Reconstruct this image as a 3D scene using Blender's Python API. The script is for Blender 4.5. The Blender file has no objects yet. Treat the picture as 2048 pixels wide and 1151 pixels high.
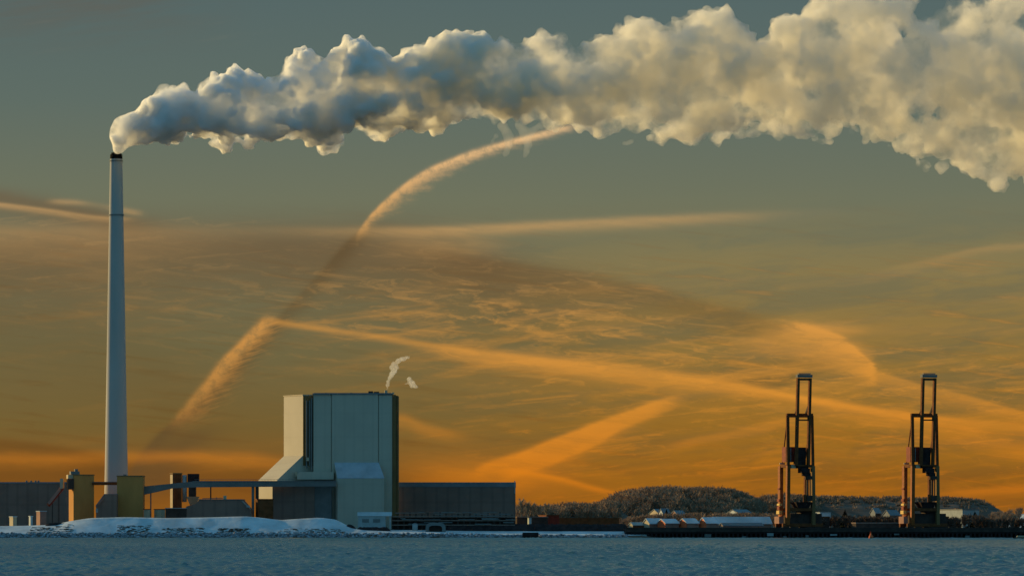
import bpy, bmesh, math, random
from mathutils import Vector, Matrix, noise
R = math.radians
SC = bpy.context.scene
COL = SC.collection

# ------------------------------------------------------------------ camera
F = 9470.0            # focal length in photo pixels (photo is 2048 wide)
CH = 6.0              # eye height over the water
HZ = 1051.0           # horizon row
cam = bpy.data.cameras.new('camera'); camo = bpy.data.objects.new('camera', cam); COL.objects.link(camo)
camo.location = (0, 0, CH); camo.rotation_euler = (R(90), 0, 0)
cam.sensor_width = 36; cam.lens = 36*F/2048
cam.shift_y = (HZ-575.5)/2048
cam.clip_start = 1; cam.clip_end = 60000
SC.camera = camo

# ------------------------------------------------------------------ exposure and light
SC.view_settings.view_transform = 'Standard'; SC.view_settings.look = 'None'
SC.view_settings.exposure = 0; SC.view_settings.gamma = 1
SC.cycles.max_bounces = 24; SC.cycles.volume_bounces = 20; SC.cycles.diffuse_bounces = 3
SC.cycles.glossy_bounces = 3; SC.cycles.transmission_bounces = 4; SC.cycles.transparent_max_bounces = 24
SC.cycles.caustics_reflective = False; SC.cycles.caustics_refractive = False
SUN_EL, SUN_AZ = 10.0, -54.0      # azimuth measured from the view direction (+Y), negative = left
sd = Vector((math.sin(R(SUN_AZ))*math.cos(R(SUN_EL)), math.cos(R(SUN_AZ))*math.cos(R(SUN_EL)), math.sin(R(SUN_EL))))
sun = bpy.data.lights.new('sun', 'SUN'); suno = bpy.data.objects.new('sun', sun); COL.objects.link(suno)
sun.energy = 4.6; sun.angle = R(0.5); sun.color = (1.0, .72, .29)
suno.rotation_euler = (-sd).to_track_quat('-Z', 'Y').to_euler()
suno.location = sd*300

def lin(r, g, b):
    return tuple((c/255/12.92 if c/255 <= .04045 else ((c/255+.055)/1.055)**2.4) for c in (r, g, b))

# ------------------------------------------------------------------ node helper
class N:
    """number socket with operators"""
    def __init__(s, nt, sock): s.nt = nt; s.s = sock
    def op(s, o, *a, clamp=False):
        n = s.nt.nodes.new('ShaderNodeMath'); n.operation = o; n.use_clamp = clamp
        s.nt.links.new(s.s, n.inputs[0])
        for k, v in enumerate(a):
            if isinstance(v, N): s.nt.links.new(v.s, n.inputs[k+1])
            else: n.inputs[k+1].default_value = v
        return N(s.nt, n.outputs[0])
    def __add__(s, o): return s.op('ADD', o)
    __radd__ = __add__
    def __mul__(s, o): return s.op('MULTIPLY', o)
    __rmul__ = __mul__
    def __sub__(s, o): return s.op('SUBTRACT', o)
    def __rsub__(s, o): return (s*-1.0)+o
    def __truediv__(s, o): return s.op('DIVIDE', o)
    def clamp(s): return s.op('ADD', 0.0, clamp=True)
    def max(s, o): return s.op('MAXIMUM', o)
    def min(s, o): return s.op('MINIMUM', o)
def ramp_map(x, a, b, c=0.0, d=1.0, smooth=True):
    n = x.nt.nodes.new('ShaderNodeMapRange'); n.interpolation_type = 'SMOOTHSTEP' if smooth else 'LINEAR'
    x.nt.links.new(x.s, n.inputs[0])
    for k, v in zip((1, 2, 3, 4), (a, b, c, d)): n.inputs[k].default_value = v
    return N(x.nt, n.outputs[0])
def color_ramp(x, stops):
    n = x.nt.nodes.new('ShaderNodeValToRGB'); x.nt.links.new(x.s, n.inputs[0])
    el = n.color_ramp.elements
    el[0].position = stops[0][0]; el[0].color = (*stops[0][1], 1)
    el[1].position = stops[-1][0]; el[1].color = (*stops[-1][1], 1)
    for p, c in stops[1:-1]:
        e = el.new(p); e.color = (*c, 1)
    return n.outputs[0]
def mix_col(nt, f, a, b, mode='MIX'):
    n = nt.nodes.new('ShaderNodeMix'); n.data_type = 'RGBA'; n.blend_type = mode
    if isinstance(f, N): nt.links.new(f.s, n.inputs[0])
    else: n.inputs[0].default_value = f
    for k, v in ((6, a), (7, b)):
        if isinstance(v, tuple): n.inputs[k].default_value = (*v, 1)
        else: nt.links.new(v, n.inputs[k])
    return n.outputs[2]
def noise_tex(nt, vec, scale, detail=3, rough=.55, dist=0):
    n = nt.nodes.new('ShaderNodeTexNoise'); n.inputs['Scale'].default_value = scale
    n.inputs['Detail'].default_value = detail; n.inputs['Roughness'].default_value = rough
    n.inputs['Distortion'].default_value = dist
    if vec is not None: nt.links.new(vec, n.inputs['Vector'])
    return N(nt, n.outputs[0])
def combine(nt, x, y, z=0.0):
    n = nt.nodes.new('ShaderNodeCombineXYZ')
    for k, v in enumerate((x, y, z)):
        if isinstance(v, N): nt.links.new(v.s, n.inputs[k])
        else: n.inputs[k].default_value = v
    return n.outputs[0]

# ------------------------------------------------------------------ sky
world = bpy.data.worlds.new('World'); SC.world = world; world.use_nodes = True
def build_sky():
    nt = world.node_tree; nt.nodes.clear()
    out = nt.nodes.new('ShaderNodeOutputWorld'); bg = nt.nodes.new('ShaderNodeBackground')
    nt.links.new(bg.outputs[0], out.inputs[0])
    tc = nt.nodes.new('ShaderNodeTexCoord'); sp = nt.nodes.new('ShaderNodeSeparateXYZ')
    nt.links.new(tc.outputs['Generated'], sp.inputs[0])
    dx, dy, dz = (N(nt, sp.outputs[k]) for k in range(3))
    az = dx.op('ARCTAN2', dy)                       # 0 along +Y, positive to the right
    hor = (dx*dx+dy*dy).op('SQRT').max(1e-4)
    K = 1/1000.0                                    # sky units: thousands of 1/9470 rad
    X = az*(F*K)+1.024                              # 0 .. 2.048 over the view
    Y = HZ*K-(dz/hor)*(F*K)                         # height, growing downwards; 1.051 is the horizon
    # slow warp so that nothing is ruled straight
    w1 = noise_tex(nt, combine(nt, X, Y*2.0), 3.0, 4) - .5
    w2 = noise_tex(nt, combine(nt, X*1.0+7.3, Y*3.0), 9.0, 3) - .5
    Yw = Y + w1*.030 + w2*.010
    Xw = X + w2*.020
    # wispy textures
    fib = noise_tex(nt, combine(nt, X*.9+w1*.35, Y*7.5+X*.9), 3.2, 7, .62)
    fib2 = noise_tex(nt, combine(nt, X*1.0-w1*.3, Y*14.0-X*1.6+3), 4.5, 6, .6)
    fine = noise_tex(nt, combine(nt, X*9, Y*26), 3.0, 3, .6)
    mot = noise_tex(nt, combine(nt, X*1.6+w2*.4, Y*9.0-X*.9), 6.0, 6, .68, .6)
    mot2 = noise_tex(nt, combine(nt, X*1.2-w2*.5, Y*11.0+X*1.2), 5.0, 7, .66, .4)
    X0, X1 = -.4, 2.5
    def fc(x, pts, lo, hi, a=X0, b=X1):
        t = (x-a)*(1/(b-a))
        n = nt.nodes.new('ShaderNodeFloatCurve'); nt.links.new(t.s, n.inputs[1])
        c = n.mapping.curves[0]; n.mapping.use_clip = False
        P = [((p[0]-a)/(b-a), (p[1]-lo)/(hi-lo)) for p in pts]
        while len(c.points) < len(P): c.points.new(.5, .5)
        for q, p in zip(c.points, P): q.location = p; q.handle_type = 'AUTO_CLAMPED'
        n.mapping.update()
        return N(nt, n.outputs[0])*(hi-lo)+lo
    def streak(pts, up, dn, amp, x=None, y=None, fray=0.0, frayn=None):
        """soft band following pts [(x, y)], 'up'/'dn' soft widths on its two sides, amp = [(x, strength)]"""
        x = Xw if x is None else x; y = Yw if y is None else y
        d = y-fc(x, pts, -.2, 2.3)
        U = fc(x, up, 0, .3) if isinstance(up, list) else up
        D = fc(x, dn, 0, .3) if isinstance(dn, list) else dn
        if fray:
            q = (frayn if frayn is not None else fib)
            D = (q-.5)*(fray*2.0)+1.0
            D = D.max(.15)*(fc(x, dn, 0, .3) if isinstance(dn, list) else dn)
        a_ = (d*-1.0).max(0.0)/U; b_ = d.max(0.0)/D
        e = (a_*a_+b_*b_)*-1.0
        n = nt.nodes.new('ShaderNodeMath'); n.operation = 'EXPONENT'; nt.links.new(e.s, n.inputs[0])
        return N(nt, n.outputs[0])*fc(x, amp, 0, 1)
    # ---- base gradient by height
    T = (Y+1.0)*.5                                   # -1 .. 1.1 -> 0 .. 1.05
    def yy(v): return (v/1000+1)*.5
    base = color_ramp(T, [(0.0, lin(66, 100, 116)), (yy(-300), lin(78, 103, 110)), (yy(0), lin(86, 104, 103)), (yy(200), lin(95, 109, 101)),
        (yy(400), lin(111, 115, 93)), (yy(560), lin(112, 108, 80)), (yy(700), lin(110, 101, 67)), (yy(850), lin(116, 95, 50)), (yy(950), lin(130, 88, 34)), (yy(1040), lin(138, 86, 28))])
    gold = color_ramp(T, [(yy(300), lin(112, 116, 95)), (yy(500), lin(136, 122, 80)), (yy(700), lin(144, 114, 58)), (yy(850), lin(152, 107, 38)), (yy(950), lin(158, 102, 27)), (yy(1040), lin(160, 100, 24))])
    gx = ramp_map(X+w1*.25, .55, 1.5)*ramp_map(Y, .35, .6)
    broad = noise_tex(nt, combine(nt, X*.8+w1*.5, Y*4.5+X*.5+2), 3.5, 5, .6)
    col = mix_col(nt, gx*ramp_map(broad, .34, .60, .30, 1.0), base, gold)
    # ---- dull shaded veils
    hi = color_ramp(T, [(yy(100), lin(190, 165, 125)), (yy(300), lin(236, 184, 122)), (yy(440), lin(208, 162, 102)), (yy(640), lin(214, 150, 70)), (yy(780), lin(218, 144, 52)), (yy(950), lin(214, 124, 26)), (yy(1040), lin(200, 112, 24))])
    lo = color_ramp(T, [(yy(100), lin(100, 92, 80)), (yy(450), lin(112, 82, 52)), (yy(700), lin(100, 74, 36)), (yy(900), lin(106, 68, 26)), (yy(1040), lin(108, 64, 22))])
    def tot(lst):
        r = None
        for s in lst:
            q = 1.0-s.clamp()
            r = q if r is None else r*q
        return 1.0-r
    full = [(X0, 1), (X1, 1)]
    dull = [
        streak([(X0, .53), (.3, .50), (.75, .50), (1.1, .58), (1.45, .66), (X1, .9)], .055, .12, [(X0, .5), (.3, .55), (.8, .6), (1.1, .35), (1.5, .0), (X1, 0)], fray=.8),
        streak([(X0, .36), (0, .40), (.35, .46), (X1, .7)], .02, .03, [(X0, .5), (.2, .5), (.4, .0), (X1, 0)]),
        # shaded upper edge of the veil in the right half
        streak([(X0, .4), (.9, .515), (1.06, .54), (1.25, .575), (1.45, .625), (1.6, .665), (X1, .9)], .014, .05, [(X0, 0), (.75, 0), (1.0, .42), (1.4, .4), (1.55, .25), (1.68, 0), (X1, 0)], y=Y+w2*.008+(fine-.5)*.008, fray=.6),
        streak([(X0, .86), (0, .885), (.12, .90), (.24, .925), (.3, .95), (X1, 1.2)], .01, .035, [(X0, .5), (.2, .55), (.3, 0), (X1, 0)], y=Y+w2*.004),
        streak([(X0, .62), (0, .66), (.25, .72), (.5, .85), (X1, .95)], .1, .12, [(X0, .15), (.2, .18), (.5, .1), (.9, 0), (X1, 0)]),
        streak([(X0, .7), (1.5, .76), (1.7, .72), (X1, .8)], .03, .025, [(X0, 0), (1.35, 0), (1.55, .35), (1.75, 0), (X1, 0)]),
        streak([(X0, .93), (1.0, .96), (X1, .96)], .03, .05, [(X0, .55), (.2, .55), (.5, .5), (.85, .3), (1.0, 0), (1.6, .15), (X1, .2)]),
        ramp_map(fib2, .50, .75)*ramp_map(Y, .35, .6)*.35,
        ramp_map(X, .55, .2)*ramp_map(Y, .15, -.1)*ramp_map(fib, .3, .6)*.9,
    ]
    col = mix_col(nt, tot(dull), col, lo)
    # dark diagonal trail running up through the veil (seen as x over y)
    def diag(pts, lf, rt, amp, fray=0.0, fn=None):
        return streak(pts, lf, rt, amp, x=Y, y=X+w2*.004, fray=fray, frayn=fn)
    trail_dark = tot([
        diag([(-.4, 1.1), (.40, .80), (.47, .715), (.55, .645), (.62, .578), (.66, .54), (.70, .50), (.80, .41), (.88, .315), (.96, .262), (2.5, .0)], .012, .030,
             [(-.4, 0), (.44, 0), (.49, .55), (.6, .35), (.66, .5), (.8, .6), (.93, .6), (1.0, .3), (1.1, 0), (2.5, 0)]),
        diag([(-.4, 1.1), (.70, .53), (.86, .40), (.93, .33), (2.5, .0)], .05, .05, [(-.4, 0), (.82, 0), (.9, .55), (.96, .5), (1.05, 0), (2.5, 0)]),
    ])
    col = mix_col(nt, trail_dark, col, lin(92, 72, 44))
    # ---- lit clouds
    lit = [
        # left thin streaks
        streak([(X0, .38), (0, .412), (.10, .424), (.2, .437), (.3, .44), (X1, .5)], .004, .008, [(X0, .5), (.05, .5), (.2, .5), (.3, 0), (X1, 0)], y=Y+w2*.004),
        streak([(X0, .40), (.15, .407), (.3, .43), (X1, .5)], .006, .006, [(X0, 0), (.08, 0), (.14, .35), (.2, .1), (.26, .35), (.3, 0), (X1, 0)], y=Y+w2*.004),
        streak([(X0, .44), (.1, .47), (.5, .47), (X1, .6)], .02, .05, [(X0, .25), (.1, .25), (.35, .12), (.6, 0), (X1, 0)], fray=.9),
        # cream streak across the middle
        streak([(X0, .48), (.55, .462), (.8, .462), (1.1, .450), (1.35, .438), (1.6, .428), (X1, .40)], .009, .014, [(X0, 0), (.5, .08), (.75, .3), (.95, .5), (1.1, .5), (1.4, .35), (1.6, .06), (1.8, 0), (X1, 0)], y=Y+w2*.004),
        streak([(X0, .5), (.9, .49), (1.1, .50), (X1, .5)], .02, .02, [(X0, 0), (.7, 0), (.9, .2), (1.05, 0), (X1, 0)], fray=.8),
        # long trail sloping down to the right
        streak([(X0, .5), (.4, .615), (.545, .643), (.7, .665), (.85, .688), (.96, .707), (1.1, .722), (1.25, .742), (1.4, .762), (1.6, .795), (1.8, .829), (2.05, .856), (X1, .9)],
               [(X0, .006), (.8, .006), (1.1, .013), (1.4, .013), (1.6, .008), (2, .008), (X1, .01)],
               [(X0, .007), (.8, .008), (1.0, .022), (1.2, .024), (1.4, .02), (1.6, .011), (2, .014), (X1, .01)],
               [(X0, 0), (.50, 0), (.56, .45), (.85, .5), (.98, .8), (1.3, .72), (1.6, .85), (1.85, .75), (2.1, .5), (X1, .2)], y=Y+w2*.004, x=X),
        streak([(X0, .7), (1.45, .79), (1.7, .83), (1.9, .87), (2.05, .90), (X1, .98)], .02, .02, [(X0, 0), (1.4, 0), (1.7, .3), (2.0, .4), (X1, .3)], fray=.8),
        # glow under the veil edge and its bright frayed end
        streak([(X0, .5), (1.0, .58), (1.3, .62), (1.5, .642), (1.6, .652), (1.66, .668), (1.70, .692), (1.73, .720), (1.76, .75), (X1, 1.3)], .007, .028, [(X0, 0), (1.46, .0), (1.58, .5), (1.64, .95), (1.742, .95), (1.750, .5), (1.754, 0), (X1, 0)], fray=.9, x=X+(fib2-.5)*.04+(fine-.5)*.03, y=Y+(fine-.5)*.02, frayn=fib)*ramp_map(mot, .36, .54, .55, 1.0),
        streak([(X0, .5), (1.3, .70), (1.5, .70), (1.65, .715), (1.75, .74), (X1, 1.)], .025, .022, [(X0, 0), (1.4, .0), (1.6, .3), (1.72, .6), (1.75, .5), (1.757, 0), (X1, 0)], fray=.9, x=X+(fib2-.5)*.03+(fine-.5)*.03),
        streak([(X0, .5), (1.4, .70), (1.55, .675), (1.7, .69), (X1, .8)], .012, .035, [(X0, 0), (1.4, 0), (1.55, .45), (1.68, .5), (1.75, 0), (X1, 0)], fray=.9),
        streak([(X0, .5), (1.6, .655), (1.72, .66), (X1, .66)], .012, .012, [(X0, 0), (1.55, 0), (1.66, .5), (1.76, .1), (X1, 0)], fray=.6),
        streak([(X0, .5), (1.7, .735), (1.85, .775), (1.95, .800), (2.05, .83), (X1, .95)], .005, .025, [(X0, 0), (1.68, 0), (1.76, .5), (1.9, .5), (2.05, .45), (X1, .3)], fray=.7, y=Y+w2*.008),
        # inside of the veil
        ramp_map(fib, .46, .70)*streak([(X0, .6), (.6, .62), (1.1, .66), (1.5, .72), (X1, .9)], .06, .06, [(X0, 0), (.5, .15), (.75, .4), (1.2, .45), (1.6, .4), (1.75, 0), (X1, 0)]),
        ramp_map(fine, .52, .68)*streak([(X0, .6), (.9, .625), (1.1, .64), (1.3, .67), (X1, .9)], .03, .035, [(X0, 0), (.82, 0), (.95, .4), (1.2, .3), (1.35, 0), (X1, 0)]),
        ramp_map(mot, .46, .76)*streak([(X0, .6), (.8, .60), (1.2, .66), (1.6, .76), (X1, .9)], .09, .13, [(X0, .05), (.4, .15), (.8, .45), (1.3, .55), (1.7, .55), (2.05, .45), (X1, .3)]),
        ramp_map(mot2, .52, .70)*ramp_map(X, .7, 1.2)*ramp_map(Y, .62, .75)*.38,
        ramp_map(mot2, .54, .72)*ramp_map(X, .9, .2)*ramp_map(Y, .40, .46)*ramp_map(Y, .66, .52)*.17,
        # low band rising to the right
        streak([(X0, 1.3), (.9, .965), (.97, .932), (1.05, .905), (1.15, .865), (1.25, .828), (1.33, .80), (1.42, .782), (X1, .5)],
               [(X0, .01), (1.0, .008), (1.3, .006), (X1, .01)], [(X0, .02), (.97, .022), (1.05, .046), (1.15, .040), (1.25, .030), (1.4, .012), (X1, .01)],
               [(X0, 0), (.9, 0), (.96, .6), (1.03, .9), (1.2, .85), (1.33, .7), (1.43, .0), (X1, 0)], y=Y+w2*.006, x=X, fray=.25),
        streak([(X0, 1.3), (.97, .975), (1.03, .948), (1.1, .924), (1.2, .880), (1.23, .860), (1.3, .830), (1.4, .792), (X1, .4)], .022, .007, [(X0, 0), (.98, 0), (1.06, .7), (1.2, .65), (1.3, .5), (1.4, 0), (X1, 0)], y=Y+w2*.006+(fine-.5)*.006, x=X),
        streak([(X0, .92), (.9, .93), (1.02, .94), (1.12, .957), (1.19, .976), (1.26, .992), (X1, 1.2)], .005, .008, [(X0, 0), (1.0, 0), (1.04, .7), (1.2, .7), (1.27, .0), (X1, 0)], y=Y, x=X),
        streak([(X0, .95), (.95, .945), (1.2, .96), (X1, .98)], .03, .045, [(X0, 0), (.75, .05), (.95, .5), (1.1, .3), (1.3, 0), (X1, 0)]),
        # horizon gold behind the works
        streak([(X0, .90), (0, .915), (.2, .915), (.45, .915), (.6, .93), (X1, 1.)], .012, .016, [(X0, .3), (.1, .33), (.3, .35), (.45, .42), (.6, .2), (.7, 0), (X1, 0)], fray=.7),
        streak([(X0, .85), (.8, .84), (.85, .855), (.95, .875), (X1, .9)], .01, .018, [(X0, 0), (.72, 0), (.83, .35), (.92, .15), (1.0, 0), (X1, 0)], fray=.5),
        streak([(X0, .95), (1.8, .99), (1.92, .985), (2.05, .975), (X1, .96)], .006, .012, [(X0, 0), (1.8, 0), (1.95, .5), (X1, .5)], y=Y+w2*.005),
        # faint brush strokes
        ramp_map(fib, .50, .78)*ramp_map(Y, .42, .85)*(ramp_map(X, .45, 1.1)*.42+.07),
        ramp_map(fib2, .56, .76)*ramp_map(X, .9, 1.6)*ramp_map(Y, .45, .62)*.50,
        ramp_map(fib, .55, .8)*ramp_map(X, .6, .3)*ramp_map(Y, .2, .0)*.12,
        streak([(X0, .9), (1.3, .90), (1.42, .875), (1.52, .85), (1.6, .83), (X1, .7)], .008, .014, [(X0, 0), (1.28, 0), (1.4, .35), (1.55, .35), (1.62, 0), (X1, 0)], fray=.8),
        streak([(X0, .9), (1.7, .56), (1.85, .522), (2.05, .49), (X1, .45)], .006, .012, [(X0, 0), (1.6, 0), (1.8, .10), (2.0, .22), (X1, .3)], fray=.6),
    ]
    col = mix_col(nt, tot(lit)*ramp_map(mot*.6+fib2*.4, .36, .56, .74, 1.0), col, hi)
    # two bright plane trails
    trail = [
        streak([(X0, 1.6), (.60, .63), (.715, .468), (.75, .425), (.79, .388), (.83, .358), (.87, .336), (.93, .312), (.98, .296), (1.06, .275), (1.15, .252), (1.3, .22), (X1, .0)],
               [(X0, .005), (.9, .006), (X1, .005)], [(X0, .008), (.73, .014), (.82, .022), (.9, .016), (1.0, .010), (1.2, .008), (X1, .005)],
               [(X0, 0), (.705, 0), (.725, .75), (.8, .9), (.95, .95), (1.12, .8), (1.2, .0), (X1, 0)], y=Y+w2*.005, x=X, fray=.8, frayn=fine),
        diag([(-.4, 1.0), (.63, .535), (.68, .492), (.72, .452), (.76, .422), (.80, .388), (.86, .345), (2.5, .0)], .010, [(-.4, .03), (.63, .022), (.68, .034), (.75, .034), (.8, .038), (.86, .04), (2.5, .03)],
             [(-.4, 0), (.622, 0), (.645, .75), (.72, .8), (.8, .62), (.84, .4), (.88, 0), (2.5, 0)], fray=1.2, fn=noise_tex(nt, combine(nt, X*6, Y*60+X*20), 3, 4, .65)),
    ]
    tcol = color_ramp(T, [(yy(250), lin(232, 190, 138)), (yy(450), lin(216, 160, 92)), (yy(650), lin(218, 152, 74)), (yy(850), lin(184, 126, 60))])
    broken = ramp_map(noise_tex(nt, combine(nt, X*26, Y*26), 1.6, 5, .7), .34, .58, .55, 1.0)
    col = mix_col(nt, tot(trail)*broken, col, tcol)
    # ---- the rest of the dome: daylight blue away from the dawn
    sky = nt.nodes.new('ShaderNodeTexSky'); sky.sky_type = 'NISHITA'; sky.sun_disc = False
    sky.sun_elevation = R(SUN_EL); sky.sun_rotation = R(SUN_AZ); sky.dust_density = 1.5; sky.ozone_density = 3.0
    cool = mix_col(nt, .8, sky.outputs[0], (.58, 2.2, 3.75))
    m = nt.nodes.new('ShaderNodeVectorMath'); m.operation = 'SCALE'; nt.links.new(cool, m.inputs[0]); m.inputs['Scale'].default_value = .10
    away = tot([ramp_map(dz, .14, .45), ramp_map(dy, .75, .15)])
    col = mix_col(nt, away, col, m.outputs[0])
    nt.links.new(col, bg.inputs[0]); bg.inputs[1].default_value = 1.0
    world.cycles.sampling_method = 'MANUAL'; world.cycles.sample_map_resolution = 256
build_sky()

# ------------------------------------------------------------------ mesh helpers
MATS = {}
def P(px, py, Yd):
    """point at distance Yd that lies on photo column px, row py"""
    return Vector(((px-1024)*Yd/F, Yd, CH+(HZ-py)*Yd/F))
def link_mesh(name, bm, mat, parent=None, loc=None, smooth=False):
    me = bpy.data.meshes.new(name)
    bmesh.ops.recalc_face_normals(bm, faces=bm.faces)
    bm.to_mesh(me); bm.free()
    if smooth:
        for p in me.polygons: p.use_smooth = len(p.vertices) <= 4
    o = bpy.data.objects.new(name, me); COL.objects.link(o)
    if mat is not None: me.materials.append(mat)
    if parent is not None: o.parent = parent
    if loc is not None: o.location = loc
    return o
def tag(o, label=None, cat=None, group=None, kind=None):
    if label: o['label'] = label
    if cat: o['category'] = cat
    if group: o['group'] = group
    if kind: o['kind'] = kind
    return o
def thing(name, label, cat, loc=(0, 0, 0), rz=0, group=None):
    o = bpy.data.objects.new(name, None); COL.objects.link(o)
    o.location = loc; o.rotation_euler = (0, 0, rz)
    return tag(o, label, cat, group)
def lerp_pts(pts, x):
    if x <= pts[0][0]: return pts[0][1]
    for (a, b), (c, d) in zip(pts, pts[1:]):
        if x <= c: return b+(d-b)*(x-a)/(c-a)
    return pts[-1][1]

# ------------------------------------------------------------------ materials
def mat(name, col, rough=.8, var=.25, scale=.15, ribs=None, var2=None, metal=0.0, stretch=(1, 1, 1), col2=None, bump=0.0, spec=.06):
    """procedural paint / concrete / snow: a base colour with weathering in world metres, optional cladding ribs"""
    m = bpy.data.materials.new(name); m.use_nodes = True; nt = m.node_tree; b = nt.nodes['Principled BSDF']
    geo = nt.nodes.new('ShaderNodeNewGeometry'); mp = nt.nodes.new('ShaderNodeMapping'); mp.inputs['Scale'].default_value = stretch
    nt.links.new(geo.outputs['Position'], mp.inputs[0])
    n1 = noise_tex(nt, mp.outputs[0], scale, 5, .6)
    f = ramp_map(n1, .3, .7)
    c2 = col2 if col2 else tuple(c*(1-var) for c in col)
    c = mix_col(nt, f, col, c2)
    h = None
    if ribs:
        sp = nt.nodes.new('ShaderNodeSeparateXYZ'); nt.links.new(geo.outputs['Position'], sp.inputs[0])
        w = ((N(nt, sp.outputs[0])+N(nt, sp.outputs[1])*.6)*(6.283/ribs[0])).op('SINE')
        g = ramp_map(w, .55, .95)
        c = mix_col(nt, g*ribs[1], c, tuple(x*.55 for x in col))
        zc = (N(nt, sp.outputs[2])*(6.283/(ribs[0]*2.5))).op('SINE')
        c = mix_col(nt, ramp_map(zc, .9, 1.0)*(ribs[1]*.7), c, tuple(x*.6 for x in col))
    nt.links.new(c, b.inputs['Base Color'])
    b.inputs['Roughness'].default_value = rough; b.inputs['Metallic'].default_value = metal
    b.inputs['Specular IOR Level'].default_value = spec
    if bump:
        bp = nt.nodes.new('ShaderNodeBump'); bp.inputs['Distance'].default_value = bump
        nt.links.new(n1.s, bp.inputs['Height']); nt.links.new(bp.outputs[0], b.inputs['Normal'])
    return m
M = dict(
    clad=mat('cladding_beige', (.62, .54, .40), .7, .10, .05, ribs=(5.0, .10)),
    clad_dark=mat('cladding_joint', (.16, .15, .12), .7, .2, .2),
    conc=mat('concrete', (.53, .50, .44), .85, .14, .05, stretch=(1, 1, .25)),
    conc_top=mat('painted_concrete', (.54, .52, .46), .8, .12, .05, stretch=(1, 1, .25)),
    soot=mat('soot_black', (.015, .014, .013), .9, .3, .3),
    ochre=mat('silo_ochre', (.60, .29, .085), .8, .18, .15, stretch=(1, 1, .3)),
    olive=mat('olive_steel', (.28, .17, .07), .8, .2, .15),
    slate=mat('slate_steel', (.30, .20, .15), .75, .2, .08, ribs=(6.0, .3)),
    slate_l=mat('slate_edge', (.24, .26, .26), .7, .2, .1),
    grey=mat('grey_steel', (.22, .22, .20), .7, .2, .2),
    dark=mat('dark_steel', (.095, .065, .05), .8, .4, .3),
    black=mat('black_timber', (.060, .040, .036), .9, .5, .4),
    cream=mat('cream_paint', (.60, .49, .32), .7, .15, .3),
    white=mat('white_paint', (.62, .66, .64), .7, .12, .3),
    pink=mat('faded_red_paint', (.42, .22, .16), .7, .2, .3),
    red=mat('crane_red', (.30, .05, .028), .6, .35, .5),
    orange=mat('crane_orange', (.42, .12, .03), .6, .35, .5),
    signal=mat('signal_orange', (.80, .17, .06), .6, .15, .5),
    yellow=mat('yellow_paint', (.85, .55, .16), .6, .2, .6),
    brown=mat('rusty_brown', (.23, .085, .032), .8, .4, .4),
    pale=mat('pale_steel', (.42, .45, .42), .7, .2, .4),
    snow=mat('snow', (.69, .75, .75), .9, .30, .09, stretch=(1, .5, 1), bump=.4, spec=.05),
    snow_dirty=mat('trodden_snow', (.48, .50, .52), .9, .5, .12, spec=.2),
    rock=mat('riprap_rock', (.13, .12, .12), .95, .6, .6, col2=(.45, .48, .5)),
    soil=mat('dark_ground', (.12, .075, .05), .95, .4, .03, col2=(.20, .15, .11)),
    twig=mat('bare_twigs', (.46, .31, .19), .9, .45, .04, col2=(.30, .20, .125)),
    twig_pale=mat('pale_bark', (.42, .37, .26), .85, .3, .3),
    needle=mat('dark_needles', (.020, .028, .020), .9, .4, .5),
)
# ------------------------------------------------------------------ shapes
def box(bm, x0, x1, y0, y1, z0, z1):
    v = [bm.verts.new((x, y, z)) for z in (z0, z1) for y in (y0, y1) for x in (x0, x1)]
    for f in ((0, 2, 3, 1), (4, 5, 7, 6), (0, 1, 5, 4), (2, 6, 7, 3), (0, 4, 6, 2), (1, 3, 7, 5)):
        bm.faces.new([v[i] for i in f])
def bar(bm, a, b, w, d=None):
    """square bar between two points"""
    a, b = Vector(a), Vector(b); d = d or w; t = b-a
    z = t.normalized(); x = z.cross(Vector((0, 1, 0)))
    if x.length < .1: x = z.cross(Vector((1, 0, 0)))
    x.normalize(); y = z.cross(x).normalized()
    vs = [bm.verts.new(p+x*(w/2*i)+y*(d/2*j)) for p in (a, b) for i, j in ((-1, -1), (1, -1), (1, 1), (-1, 1))]
    for f in ((0, 1, 2, 3), (7, 6, 5, 4), (0, 4, 5, 1), (1, 5, 6, 2), (2, 6, 7, 3), (3, 7, 4, 0)):
        bm.faces.new([vs[i] for i in f])
def prism(bm, prof, y0, y1, axis='xz'):
    """extrude a closed profile [(x, z)] from y0 to y1 (or [(y, z)] along x)"""
    if axis == 'xz': A = [bm.verts.new((p[0], y0, p[1])) for p in prof]; B = [bm.verts.new((p[0], y1, p[1])) for p in prof]
    else: A = [bm.verts.new((y0, p[0], p[1])) for p in prof]; B = [bm.verts.new((y1, p[0], p[1])) for p in prof]
    bm.faces.new(A); bm.faces.new(B[::-1])
    for i in range(len(prof)):
        j = (i+1) % len(prof); bm.faces.new((A[i], B[i], B[j], A[j]))
def cyl(bm, c, r0, r1, z0, z1, n=48, cap=True):
    bmesh.ops.create_cone(bm, cap_ends=cap, segments=n, radius1=r0, radius2=r1, depth=z1-z0, matrix=Matrix.Translation((c[0], c[1], (z0+z1)/2)))
def mk(name, mat_, parent, fn, smooth=False):
    bm = bmesh.new(); fn(bm); return link_mesh(name, bm, M[mat_] if isinstance(mat_, str) else mat_, parent, smooth=smooth)
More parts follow.
